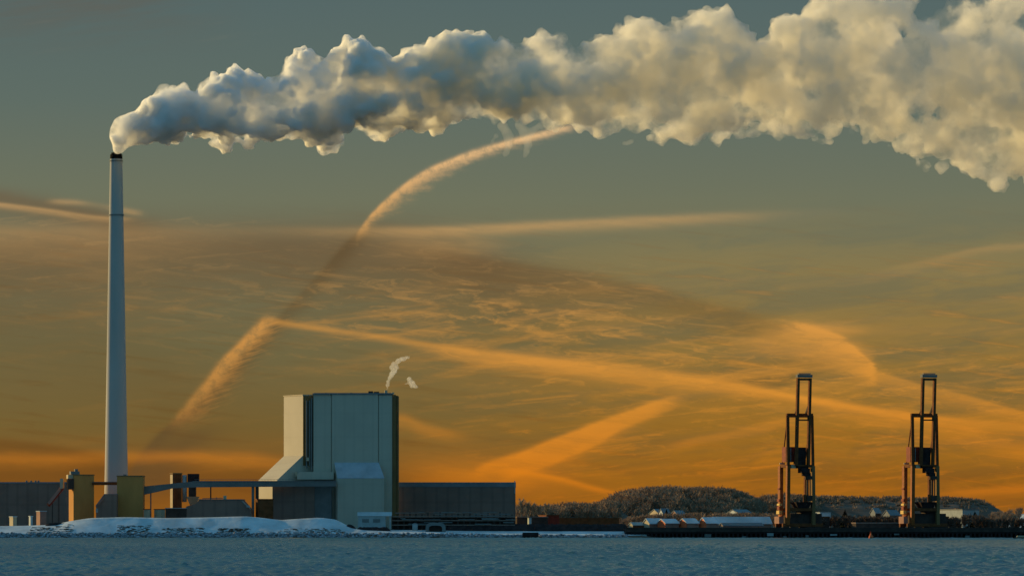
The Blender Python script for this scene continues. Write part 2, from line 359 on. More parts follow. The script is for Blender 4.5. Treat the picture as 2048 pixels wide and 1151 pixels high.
def mks(name, mat_, parent, fn, smooth=False):
    """like mk, but every loose piece becomes an object of its own"""
    bm = bmesh.new(); fn(bm); bm.verts.ensure_lookup_table(); seen = set(); out = []
    for v0 in bm.verts:
        if v0 in seen: continue
        st = [v0]; isl = []; seen.add(v0)
        while st:
            v = st.pop(); isl.append(v)
            for e in v.link_edges:
                w = e.other_vert(v)
                if w not in seen: seen.add(w); st.append(w)
        b2 = bmesh.new(); mp = {v: b2.verts.new(v.co) for v in isl}
        for f in {f for v in isl for f in v.link_faces}: b2.faces.new([mp[v] for v in f.verts])
        out.append(link_mesh(name, b2, M[mat_] if isinstance(mat_, str) else mat_, parent, smooth=smooth))
    bm.free(); return out
def zr(row, Yd): return CH+(HZ-row)*Yd/F
def xr(px, Yd): return (px-1024)*Yd/F
GZ = 4.4     # ground level of the works

# ------------------------------------------------------------------ water, ground
def water_mat():
    m = bpy.data.materials.new('sea_water'); m.use_nodes = True; nt = m.node_tree; b = nt.nodes['Principled BSDF']
    geo = nt.nodes.new('ShaderNodeNewGeometry')
    def mp(s):
        k = nt.nodes.new('ShaderNodeMapping'); k.inputs['Scale'].default_value = s; nt.links.new(geo.outputs['Position'], k.inputs[0]); return k.outputs[0]
    n1 = noise_tex(nt, mp((.9, .9, 1)), 1.0, 3, .6)
    n4 = noise_tex(nt, mp((.012, .004, 1)), 1.0, 4, .6)
    bp = nt.nodes.new('ShaderNodeBump'); bp.inputs['Distance'].default_value = .4; bp.inputs['Strength'].default_value = .6
    nt.links.new(n1.s, bp.inputs['Height']); nt.links.new(bp.outputs[0], b.inputs['Normal'])
    c = mix_col(nt, ramp_map(n4, .35, .65), WATER_A, WATER_B)
    nt.links.new(c, b.inputs['Base Color'])
    b.inputs['Roughness'].default_value = .22; b.inputs['IOR'].default_value = 1.33
    b.inputs['Specular IOR Level'].default_value = .5
    return m
WATER_A, WATER_B = (.035, .105, .105), (.065, .155, .145)
def build_sea():
    """wind waves as real relief between the camera and the shore, flat water beyond"""
    import numpy as np
    rg = np.random.default_rng(5)
    ys = [250.0]
    while ys[-1] < 2425: ys.append(ys[-1]+1.0+ys[-1]*.00022)
    ys = np.array(ys); nc = 620
    sx = np.linspace(-1, 1, nc)
    Yg, Sg = np.meshgrid(ys, sx, indexing='ij'); Xg = Sg*(Yg*.14+60)
    Z = np.zeros_like(Xg)
    for k in range(70):
        lam = 2.2*(4.8/2.2)**rg.random() if k < 54 else rg.uniform(12, 26)
        a = R(250)+rg.normal(0, 1.0); kk = 2*math.pi/lam
        ph = kk*(Xg*math.cos(a)+Yg*math.sin(a))+rg.uniform(0, 6.283)
        amp = .0118*lam if k < 54 else .0012*lam
        env = .55+.45*np.sin(Xg*rg.uniform(-.03, .03)+Yg*rg.uniform(-.012, .012)+rg.uniform(0, 6.28))
        Z += amp*env*np.sin(ph)
    Z = Z*.8; Z = Z+.35*np.abs(Z)          # sharper crests
    nr = len(ys)
    co = np.stack([Xg, Yg, Z], -1).reshape(-1, 3)
    idx = np.arange(nr*nc).reshape(nr, nc)
    q = np.stack([idx[:-1, :-1], idx[:-1, 1:], idx[1:, 1:], idx[1:, :-1]], -1).reshape(-1, 4)
    # flat skirt reaching the horizon
    yb, yt = ys[0], ys[-1]; wb, wt = yb*.14+60, yt*.14+60; n0 = len(co)
    ring = np.array([(-9000, -600, 0), (9000, -600, 0), (9000, 40000, 0), (-9000, 40000, 0), (-wb, yb, 0), (wb, yb, 0), (wt, yt, 0), (-wt, yt, 0)], float)
    co = np.concatenate([co, ring]); sk = n0+np.array([[0, 1, 5, 4], [1, 2, 6, 5], [2, 3, 7, 6], [3, 0, 4, 7]])
    q = np.concatenate([q, sk]).astype(np.int32)
    me = bpy.data.meshes.new('sea'); me.vertices.add(len(co)); me.vertices.foreach_set('co', co.astype(np.float32).ravel())
    me.loops.add(q.size); me.loops.foreach_set('vertex_index', q.ravel())
    me.polygons.add(len(q)); me.polygons.foreach_set('loop_start', np.arange(0, q.size, 4, dtype=np.int32))
    sm = np.ones(len(q), bool); sm[-4:] = False
    me.polygons.foreach_set('use_smooth', sm); me.update(); me.validate()
    o = bpy.data.objects.new('sea', me); COL.objects.link(o); me.materials.append(water_mat())
    tag(o, kind='structure')
build_sea()

CREST = [(-900, 1056), (0, 1051), (60, 1050), (110, 1048), (140, 1041), (180, 1035), (250, 1033), (330, 1035), (400, 1034), (490, 1031.5), (520, 1034), (560, 1039), (590, 1037), (640, 1034), (672, 1038), (695, 1050), (720, 1059), (800, 1062), (1000, 1066), (1240, 1067), (1400, 1064), (2048, 1064), (3600, 1064)]
def ground_z(x, y):
    px = 1024+x*F/max(y, 2300)
    crest = zr(lerp_pts(CREST, px), 2410)
    s = y-shore(x)
    n = noise.noise(Vector((x*.02, y*.02, 0)))
    if s < 0: return -3+0*n if s < -8 else -3*(-s/8)
    if s < 6: return 2.3*s/6*min(1, crest/3)
    if s < 38:
        t = (s-6)/32; t = t if crest > 5 else min(1, t*3)
        lo = 2.3*min(1, crest/3)
        return lo+(crest-lo)*t+.35*n*math.sin(t*3.1)
    if s < 68: t = (s-38)/30; return crest+(GZ-crest)*t
    return GZ
def shore(x):
    b = 2367+2.2*noise.noise(Vector((x*.03, 0, 5)))+.9*noise.noise(Vector((x*.15, 0, 9)))
    if x > 60: b += min(1, (x-60)/40)*38
    return b
def build_ground():
    bm = bmesh.new()
    xs = []; x = -9000
    while x < 9000:
        xs.append(x); x += 3.0 if -330 < x < 330 else (40 if abs(x) < 1000 else 500)
    base = [-9, -6, -1.5, 0, 1, 2, 3, 4, 5, 6, 8, 10, 13, 16, 20, 24, 28, 32, 35, 38, 41, 45, 52, 60, 68, 75, 140, 400, 1500, 6000, 30000]
    g = [[bm.verts.new((x, shore(x)+d, ground_z(x, shore(x)+d)+(2.0 if d > 5000 else 0))) for d in base] for x in xs]
    for i in range(len(xs)-1):
        for j in range(len(base)-1):
            f = bm.faces.new((g[i][j], g[i+1][j], g[i+1][j+1], g[i][j+1]))
            cx = xs[i]; px = 1024+cx*F/2380
            f.material_index = 0 if base[j] >= 5 and base[j] < 60 else 1
    o = link_mesh('ground', bm, M['snow'], smooth=True); o.data.materials.append(M['soil'])
    tag(o, kind='structure')
build_ground()

# ------------------------------------------------------------------ rocks along the waterline
def build_rocks():
    rnd = random.Random(4); bm = bmesh.new()
    for k in range(2600):
        px = rnd.uniform(-60, 1255)
        x = xr(px, 2372); s = shore(x)+rnd.uniform(-.8, 6.2)
        r = rnd.uniform(.35, 1.0)*(1 if px < 690 else .8)
        z = ground_z(x, s)
        b = bmesh.ops.create_icosphere(bm, subdivisions=1, radius=1, matrix=Matrix.Translation((x, s, z+.1)) @ Matrix.Rotation(rnd.uniform(0, 3), 4, 'Z') @ Matrix.Diagonal((r*rnd.uniform(.8, 1.6), r, r*rnd.uniform(.5, .9), 1)))
        for v in b['verts']: v.co += Vector((rnd.uniform(-.15, .15), rnd.uniform(-.15, .15), rnd.uniform(-.12, .12)))*r
    tag(link_mesh('riprap', bm, M['rock']), 'dark rocks with snow between them along the waterline', kind='stuff')
    o = bpy.data.objects['riprap']
    # dead grass and stones poking through the snow bank
    bm = bmesh.new()
    for k in range(500):
        cl = rnd.choice(((240, 300, .5), (330, 410, .3), (440, 500, .25), (60, 150, .8), (560, 690, .3)))
        px = rnd.uniform(cl[0], cl[1]); x = xr(px, 2390); s = shore(x)+rnd.uniform(7, 9+25*cl[2]); z = ground_z(x, s)
        w = rnd.uniform(.3, 1.2); h = rnd.uniform(.1, .45)
        bar(bm, (x-w, s, z+h*.3), (x+w, s+.2, z+h*.3), h, .5)
    tag(link_mesh('dead_grass', bm, M['soil']), 'dark stones and dead grass poking through the snow bank', kind='stuff')
build_rocks()

# ------------------------------------------------------------------ chimney
def build_chimney():
    Yc = 2520.0; t = thing('chimney', 'very tall tapered pale concrete chimney with a black top pouring out smoke', 'chimney', (xr(232.5, Yc), Yc, GZ))
    k = Yc/F
    def rad(row): return (12.3+(row-318)*(23.6-12.3)/(985-318))*k
    def z(row): return zr(row, Yc)-GZ
    mk('shaft', 'conc', t, lambda b: cyl(b, (0, 0), rad(1060), rad(430), 0, z(430), 96, False), True)
    mk('painted_top', 'conc_top', t, lambda b: cyl(b, (0, 0), rad(430), rad(318), z(430)+.01, z(318), 96, False), True)
    mk('rim', 'soot', t, lambda b: (cyl(b, (0, 0), 12.4*k, 12.2*k, z(318)+.01, z(309), 64), cyl(b, (0, 0), 10*k, 10*k, z(309)+.01, z(305.5), 48)))
    def bands(b):
        for r in (430, 322): cyl(b, (0, 0), rad(r)+.35, rad(r)+.35, z(r)-.3, z(r)+.3, 64)
    mks('gallery_ring', 'grey', t, bands)
build_chimney()

# ------------------------------------------------------------------ buildings helper
RZ = 28.0
def rot_box(name, label, cat, px0, pxm, px1, rt, rb, Yd, wall, roof='grey', group=None, snow=False, base=None, rz=RZ, parapet=.6, wall_name='wall'):
    """box turned so its sunlit left side shows between px0 and pxm; front between pxm and px1"""
    k = Yd/F; z0 = base if base is not None else GZ
    t = thing(name, label, cat, (xr(pxm, Yd), Yd, z0), R(rz), group)
    W = (px1-pxm)*k/math.cos(R(rz)); D = (pxm-px0)*k/max(math.sin(R(rz)), .05) if px0 is not None else W*.8
    H = zr(rt, Yd)-z0
    mk(wall_name, wall, t, lambda b: box(b, 0, W, 0, D, 0, H))
    mk('roof', 'snow' if snow else roof, t, lambda b: box(b, -.25, W+.25, -.25, D+.25, H+.003, H+parapet))
    t['_W'] = W; t['_D'] = D; t['_H'] = H
    return t
def flat_box(name, label, cat, px0, px1, rt, Yd, depth, wall, roof='grey', group=None, base=None, parapet=.6, snow=False):
    k = Yd/F; z0 = base if base is not None else GZ
    W = (px1-px0)*k; H = zr(rt, Yd)-z0
    t = thing(name, label, cat, (xr(px0, Yd), Yd, z0), 0, group)
    mk('wall', wall, t, lambda b: box(b, 0, W, 0, depth, 0, H-parapet))
    mk('roof', 'snow' if snow else roof, t, lambda b: box(b, -.2, W+.2, -.2, depth+.2, H-parapet+.003, H))
    t['_W'] = W; t['_H'] = H
    return t

# ------------------------------------------------------------------ boiler house
def build_boiler():
    Yb = 2500.0; k = Yb/F; z0 = GZ
    t = thing('boiler_house', 'huge pale windowless power station block with a sunlit left tower and sloping foot', 'power station', (xr(627, Yb), Yb, z0))
    def X(px): return xr(px, Yb)-xr(627, Yb)
    def Z(r): return zr(r, Yb)-z0
    # main block in three bays with shallow joints
    def bays(b):
        box(b, X(627), X(662.3), 0, 38, 0, Z(788))
        box(b, X(663.7), X(756.3), -.5, 38, 0, Z(788))
        box(b, X(757.7), X(784), -.2, 38, 0, Z(789))
        box(b, X(628), X(783), .8, 37, 0, Z(790))
    mk('wall', 'clad', t, bays)
    mk('roof', 'slate_l', t, lambda b: (box(b, X(625), X(785), -1.1, 39, Z(788)+.02, Z(786)), box(b, X(628), X(783), 1, 36, Z(786)+.02, Z(785))))
    def vents(b):
        for p0, p1, r in ((736, 745, 781), (747, 757, 782), (700, 703, 784), (650, 652, 784)): box(b, X(p0), X(p1), 6, 12, Z(785)+.01, Z(r))
    mks('roof_vent', 'dark', t, vents)
    mks('exhaust_pipe', 'cream', t, lambda b: (cyl(b, (X(771), 8), .8, .8, Z(785)+.01, Z(779), 20), cyl(b, (X(785), 10), .7, .7, Z(786), Z(783), 16)))
    # olive stair tower on the right flank
    mk('stair_tower', 'olive', t, lambda b: (box(b, X(784)+.05, X(791), 1.5, 30, 0, Z(788.5)), box(b, X(791)+.02, X(795.5), 6, 26, 0, Z(790))))
    # turned bunker tower with the 45 degree foot; profile in its own frame
    e = bpy.data.objects.new('bunker_tower', None)
    ca, sa = math.cos(R(RZ)), math.sin(R(RZ))
    D = 42*k/sa; W = 24*k/ca
    me = bmesh.new(); off = 50*k/ca
    prof = [(0, Z(790)), (W, Z(790)), (W, 0), (-off, 0), (-off, Z(959)), (0, Z(910))]
    prism(me, prof, 0, D)
    o = link_mesh('bunker_tower', me, M['clad'], t); o.location = (X(605.5), 2.0, 0); o.rotation_euler = (0, 0, R(RZ))
    bm = bmesh.new(); box(bm, -.3, W, -.3, D+.2, Z(790)+.02, Z(788)); 
    q = link_mesh('coping', bm, M['cream'], o)
    # pipes in the dark recess between the tower and the block
    bm = bmesh.new(); box(bm, .02, W*.9, -.35, -.02, Z(930), Z(791)); q = link_mesh('recess_panel', bm, M['olive'], o)
    bm = bmesh.new()
    for px, rt, rb in ((613, 800, 935), (619, 800, 930), (623, 795, 940)): cyl(bm, (X(px), .6), .42, .42, Z(rb), Z(rt), 14)
    bm.free()
    for px, rt, rb in ((613, 800, 935), (619, 800, 930), (623, 795, 940)): mk('riser_pipe', 'grey', t, lambda b: cyl(b, (X(px), .6), .42, .42, Z(rb), Z(rt), 14))
    mks('pipe_elbow', 'cream', t, lambda b: (box(b, X(613), X(618), -1, .2, Z(921), Z(914)), box(b, X(591), X(595), -3, -1, Z(952), Z(943))))
    # duct and low front blocks
    mk('duct', 'clad', t, lambda b: prism(b, [(X(595), Z(958)), (X(595), Z(948)), (X(600), Z(943)), (X(668), Z(943)), (X(668), Z(958))], -5, -.55))
    mk('front_block', 'slate', t, lambda b: (box(b, X(546), X(630), -6, 12, 0, Z(965)), ))
    mk('front_bay', 'grey', t, lambda b: box(b, X(630)+.02, X(664), -5.5, -.55, 0, Z(967)))
    # annex with a sloping top
    def annex(b):
        y0, y1 = -.56, -9.0
        pts = [(X(669), y0, Z(925)), (X(757), y0, Z(925)), (X(769), y1, Z(956)), (X(676.5), y1, Z(956))]
        low = [(X(669), y0, 0), (X(757), y0, 0), (X(769), y1, 0), (X(676.5), y1, 0)]
        A = [b.verts.new(p) for p in pts]; B = [b.verts.new(p) for p in low]
        b.faces.new(A); b.faces.new(B[::-1])
        for i in range(4): j = (i+1) % 4; b.faces.new((A[i], B[i], B[j], A[j]))
    mk('annex', 'clad', t, annex)
    def roofsh(b):
        y0, y1 = -.5, -9.1
        pts = [(X(668.5), y0, Z(924)), (X(757.5), y0, Z(924)), (X(769.8), y1, Z(955.4)), (X(676), y1, Z(955.4))]
        A = [b.verts.new(p) for p in pts]; B = [b.verts.new((p[0], p[1], p[2]-.25)) for p in pts]
        b.faces.new(A); b.faces.new(B[::-1])
        for i in range(4): j = (i+1) % 4; b.faces.new((A[i], B[i], B[j], A[j]))
    mk('annex_roof', mat('snow_dusted_roof', (.50, .54, .56), .8, .25, .12), t, roofsh)
build_boiler()

# ------------------------------------------------------------------ coal conveyor gallery on trestles
def build_gallery():
    Yg = 2486.0; t = thing('conveyor_gallery', 'long grey elevated conveyor gallery running level from the silos into the power station', 'conveyor', (xr(285, Yg), Yg, GZ))
    def X(px): return xr(px, Yg)-xr(285, Yg)
    def Z(r): return zr(r, Yg)-GZ
    def run(b):
        prism(b, [(X(285), Z(989)), (X(285), Z(972)), (X(345), Z(966)), (X(345), Z(975.5))], 0, 4)
        prism(b, [(X(345)+.01, Z(975.5)), (X(345)+.01, Z(966)), (X(385), Z(962)), (X(672), Z(961.5)), (X(672), Z(971.5)), (X(390), Z(973.5))], 0, 4)
    mk('gallery_wall', 'grey', t, run)
    mk('gallery_roof', 'slate_l', t, lambda b: prism(b, [(X(385), Z(962)+.03), (X(672), Z(961.5)+.03), (X(672), Z(960.6)), (X(385), Z(961))], -.3, 4.3))
    def rail(b):
        for px in range(392, 590, 6): bar(b, (X(px), .2, Z(961)), (X(px), .2, Z(957.5)), .1)
        bar(b, (X(388), .2, Z(957.5)), (X(590), .2, Z(957.5)), .12)
    mk('handrail', 'grey', t, rail)
    def leg(px, w, m):
        def f(b):
            box(b, X(px), X(px+w), .6, 3.4, 0, Z(972.5))
        return mk('trestle_leg', m, t, f)
    leg(503, 5, 'grey'); leg(511, 6, 'dark'); leg(420, 2, 'dark'); leg(300, 2, 'pink')
build_gallery()
def build_link():
    Yg = 2492.0; t = thing('conveyor_bridge', 'short dark conveyor bridge spanning between the two square ochre silos', 'conveyor', (xr(184, Yg), Yg, zr(969, Yg)))
    k = Yg/F
    mk('gallery_wall', 'brown', t, lambda b: box(b, 0, 52*k, 0, 3.5, 0, 5.5*k))
    mk('roof', 'grey', t, lambda b: box(b, 0, 52*k, -.2, 3.7, 5.5*k+.01, 6.4*k))
build_link()

# ------------------------------------------------------------------ silos and towers at the left
def build_silos():
    a = rot_box('silo', 'square ochre silo with a sunlit yellow left side, left of the chimney', 'silo', 133.5, 147, 187, 950, 1035, 2490, 'ochre', 'olive', 'square ochre silos at the chimney foot', rz=17)
    mks('roof_house', 'grey', a, lambda b: (box(b, -1.2, 3.5, 1, 5, a['_H']+.61, a['_H']+2.2), box(b, 1.0, 2.6, 1, 3, a['_H']+2.21, a['_H']+3.4)))
    mk('chute_head', 'cream', a, lambda b: box(b, -2.8, -.1, .5, 5, a['_H']-1.6, a['_H']+.4))
    mk('chute_housing', 'dark', a, lambda b: box(b, -3.4, -.05, -1.5, 1.2, a['_H']-7.4, a['_H']-1.7))
    b_ = flat_box('silo', 'square ochre silo right of the chimney foot, all in shade', 'silo', 234, 286, 950, 2480, 12, 'ochre', 'olive', 'square ochre silos at the chimney foot')
    mks('roof_vent', 'grey', b_, lambda b: box(b, 3, 4.5, 3, 5, b_['_H']+.01, b_['_H']+.6))
    # gabled dark shed between them
    Y1 = 2470.0; k = Y1/F
    t = thing('gabled_shed', 'dark gabled shed between the two ochre silos in front of the chimney foot', 'shed', (xr(192, Y1), Y1, GZ))
    def Z(r): return zr(r, Y1)-GZ
    mk('wall', 'slate', t, lambda b: prism(b, [(0, 0), (41*k, 0), (41*k, Z(988)), (17*k, Z(988)), (0, Z(1012))], 0, 9))
    mk('roof', 'slate_l', t, lambda b: prism(b, [(0, Z(1012)+.02), (17*k, Z(988)+.02), (41*k, Z(988)+.02), (41*k, Z(986.8)), (16.5*k, Z(986.8)), (-.4, Z(1011))], -.3, 9.2))
    mk('vent_pipe', 'pink', t, lambda b: bar(b, (1.2, -.4, Z(1008)), (4.1, -.4, Z(994)), .9))
    mk('door', 'pale', t, lambda b: box(b, -.1, 1.1, -.35, -.05, Z(1024), Z(1016)))
build_silos()
def build_chute():
    Y1 = 2488.0; t = thing('inclined_conveyor', 'inclined pinkish conveyor tube climbing to the left ochre silo', 'conveyor', (xr(95, Y1), Y1, GZ))
    def X(px): return xr(px, Y1)-xr(95, Y1)
    def Z(r): return zr(r, Y1)-GZ
    mk('tube', 'pink', t, lambda b: (bar(b, (X(96), 0, Z(1008)), (X(121), 6, Z(974)), 1.5, 2.5),))
    mk('underside', 'red', t, lambda b: (bar(b, (X(98.5), 0, Z(1010)), (X(123.5), 6, Z(976)), 1.0, 2.3),))
    mk('head_box', 'cream', t, lambda b: box(b, X(119), X(125), 3, 9, Z(976), Z(956)))
    mks('support', 'dark', t, lambda b: (bar(b, (X(104), 2, 0), (X(104), 2, Z(1000)), .4), bar(b, (X(116), 5, 0), (X(116), 5, Z(984)), .4)))
build_chute()

def build_towers():
    t = rot_box('transfer_tower', 'narrow brown transfer tower with a thin sunlit left edge standing behind the conveyor gallery', 'tower', 339.5, 346, 363, 947, 1030, 2510, 'brown', 'olive')
    mk('lit_side_panel', 'cream', t, lambda b: box(b, -.12, -.01, .2, t['_D']-.2, 6, t['_H']-.3))  # pale sheet over the left side, sunlight painted into its colour
    mks('stub_platform', 'cream', t, lambda b: (box(b, -2, 0-.15, .2, 4.2, 5, 8.2), box(b, 1.6, 4.6, -2, -.02, 5.5, 9)))
    Y1 = 2512.0
    s = thing('hopper_tower', 'dark boxy hopper tower on a thin stem above a pale funnel, beside the brown tower', 'tower', (xr(385, Y1), Y1, GZ))
    def X(px): return xr(px, Y1)-xr(385, Y1)
    def Z(r): return zr(r, Y1)-GZ
    mk('head_house', 'black', s, lambda b: box(b, X(375), X(397), 0, 7, Z(964), Z(946.5)))
    mk('stem', 'dark', s, lambda b: box(b, X(377), X(391), .5, 6.5, Z(992), Z(964.1)))
    def fun(b):
        c = [(X(373), X(398), Z(992)-.05), (X(379), X(392), Z(1008))]
        A = [b.verts.new((x, y, c[0][2])) for x, y in ((c[0][0], -1), (c[0][1], -1), (c[0][1], 7), (c[0][0], 7))]
        B = [b.verts.new((x, y, c[1][2])) for x, y in ((c[1][0], 1), (c[1][1], 1), (c[1][1], 5), (c[1][0], 5))]
        b.faces.new(A); b.faces.new(B[::-1])
        for i in range(4): j = (i+1) % 4; b.faces.new((A[i], B[i], B[j], A[j]))
    mk('funnel', 'cream', s, fun)
    mks('leg', 'dark', s, lambda b: (box(b, X(380), X(382), 1, 2, 0, Z(1008)), box(b, X(389), X(391), 1, 2, 0, Z(1008))))
    mk('vertical_pipe', 'pale', s, lambda b: cyl(b, (X(368.5), 2), 1.25, 1.25, Z(1003), Z(949), 24), True)
build_towers()

# ------------------------------------------------------------------ sheds, stores and long halls
def build_halls():
    t = flat_box('warehouse', 'long dark flat-roofed warehouse at the left edge behind the inclined conveyor', 'warehouse', -220, 131, 963, 2800, 40, 'slate', 'slate_l', 'long dark halls', parapet=.9)
    def steam(b):
        for px in (52, 61, 70, 76): cyl(b, (xr(px, 2800)-xr(-220, 2800), 3), .6, .6, t['_H']+.01, t['_H']+.9, 12)
    mks('roof_vent', 'slate_l', t, steam)
    t = flat_box('warehouse', 'long dark flat-roofed hall right of the power station block', 'warehouse', 796, 1031, 963.5, 2540, 45, 'slate', 'slate_l', 'long dark halls', parapet=2.6)
    def ant(b):
        bar(b, (t['_W']-.4, 0, t['_H']-6), (t['_W']-.4, 0, t['_H']+.8), .5)
    mk('corner_trim', 'pale', t, ant)
    # trapezoid coal store
    Y1 = 2460.0; k = Y1/F
    s = thing('coal_store', 'low dark coal store with a flat top and sloping ends below the conveyor gallery', 'shed', (xr(440, Y1), Y1, GZ))
    def X(px): return xr(px, Y1)-xr(440, Y1)
    def Z(r): return zr(r, Y1)-GZ
    mk('wall', 'slate', s, lambda b: prism(b, [(X(372), 0), (X(505), 0), (X(500), Z(1018)), (X(484), Z(999)), (X(398), Z(999)), (X(392), Z(1006)), (X(372), Z(1012))], 0, 25))
    mk('roof', 'grey', s, lambda b: box(b, X(397), X(485), -.3, 25.2, Z(999)+.02, Z(997.3)))
    mk('roof_box', 'cream', s, lambda b: (box(b, X(446), X(452), 3, 5, Z(997.3)+.01, Z(990)),))
    mk('roof_pipe', 'pink', s, lambda b: (bar(b, (X(404), 3, Z(996)), (X(445), 3, Z(995)), .4), bar(b, (X(432), 3, Z(997)), (X(432), 3, Z(993)), .3)))
    mk('end_platform', 'pale', s, lambda b: (box(b, X(493), X(500), -1.5, -.1, Z(1014), Z(1010)), bar(b, (X(484), -.5, Z(1001)), (X(498), -.5, Z(1014)), .4)))
    # clutter of small buildings, each a thing
    def small(name, label, cat, px0, pxm, px1, rt, rb, Yd, wall, roof='grey', **kw): return rot_box(name, label, cat, px0, pxm, px1, rt, rb, Yd, wall, roof, parapet=.35, **kw)
    small('cabin', 'pinkish cabin with a sunlit side below the inclined conveyor', 'cabin', 71, 80, 92, 1022, 1038, 2450, 'pink', 'pale', snow=True)
    small('cabin', 'small pale cabin low in front of the left warehouse near the photo edge', 'cabin', 17, 26, 33, 1033, 1042, 2440, 'cream', 'pale', snow=True)
    small('cabin', 'tiny white cabin between the pinkish cabin and the photo edge', 'cabin', 57, 61, 65, 1032, 1040, 2440, 'white', 'pale', snow=True)
    small('switch_house', 'cream switch house just right of the shaded ochre silo', 'cabin', 286, 296, 300, 1018, 1034, 2470, 'cream', 'brown')
    small('switch_house', 'wider cream switch house left of the dark coal store', 'cabin', 306, 322, 330, 1018, 1034, 2468, 'cream', 'brown')
    small('control_cabin', 'dark control cabin leaning on the left end of the coal store', 'cabin', 330, 336, 372, 1016, 1034, 2455, 'dark', 'pale')
    small('pump_house', 'dark red pump house at the foot of the power station behind the conveyor legs', 'cabin', 511, 517, 546, 998, 1036, 2470, 'brown', 'red')
    def white_house():
        Y2 = 2412.0; w = thing('gatehouse', 'small pale flat-roofed building on the shore in front of the annex', 'building', (xr(716, Y2), Y2, zr(1056, Y2)))
        kk = Y2/F
        mk('wall', 'pale', w, lambda b: box(b, 0, 55*kk, 0, 7, 0, 25*kk))
        mk('roof', 'snow', w, lambda b: box(b, -.3, 67*kk, -.4, 7.2, 25*kk+.01, 33*kk))
        mk('canopy_post', 'pale', w, lambda b: (box(b, 63*kk, 66*kk, 0, .8, 0, 25*kk),))
        mks('window', 'grey', w, lambda b: (box(b, 8*kk, 22*kk, -.06, -.01, 12*kk, 19*kk), box(b, 30*kk, 44*kk, -.06, -.01, 12*kk, 19*kk)))
    white_house()
build_halls()

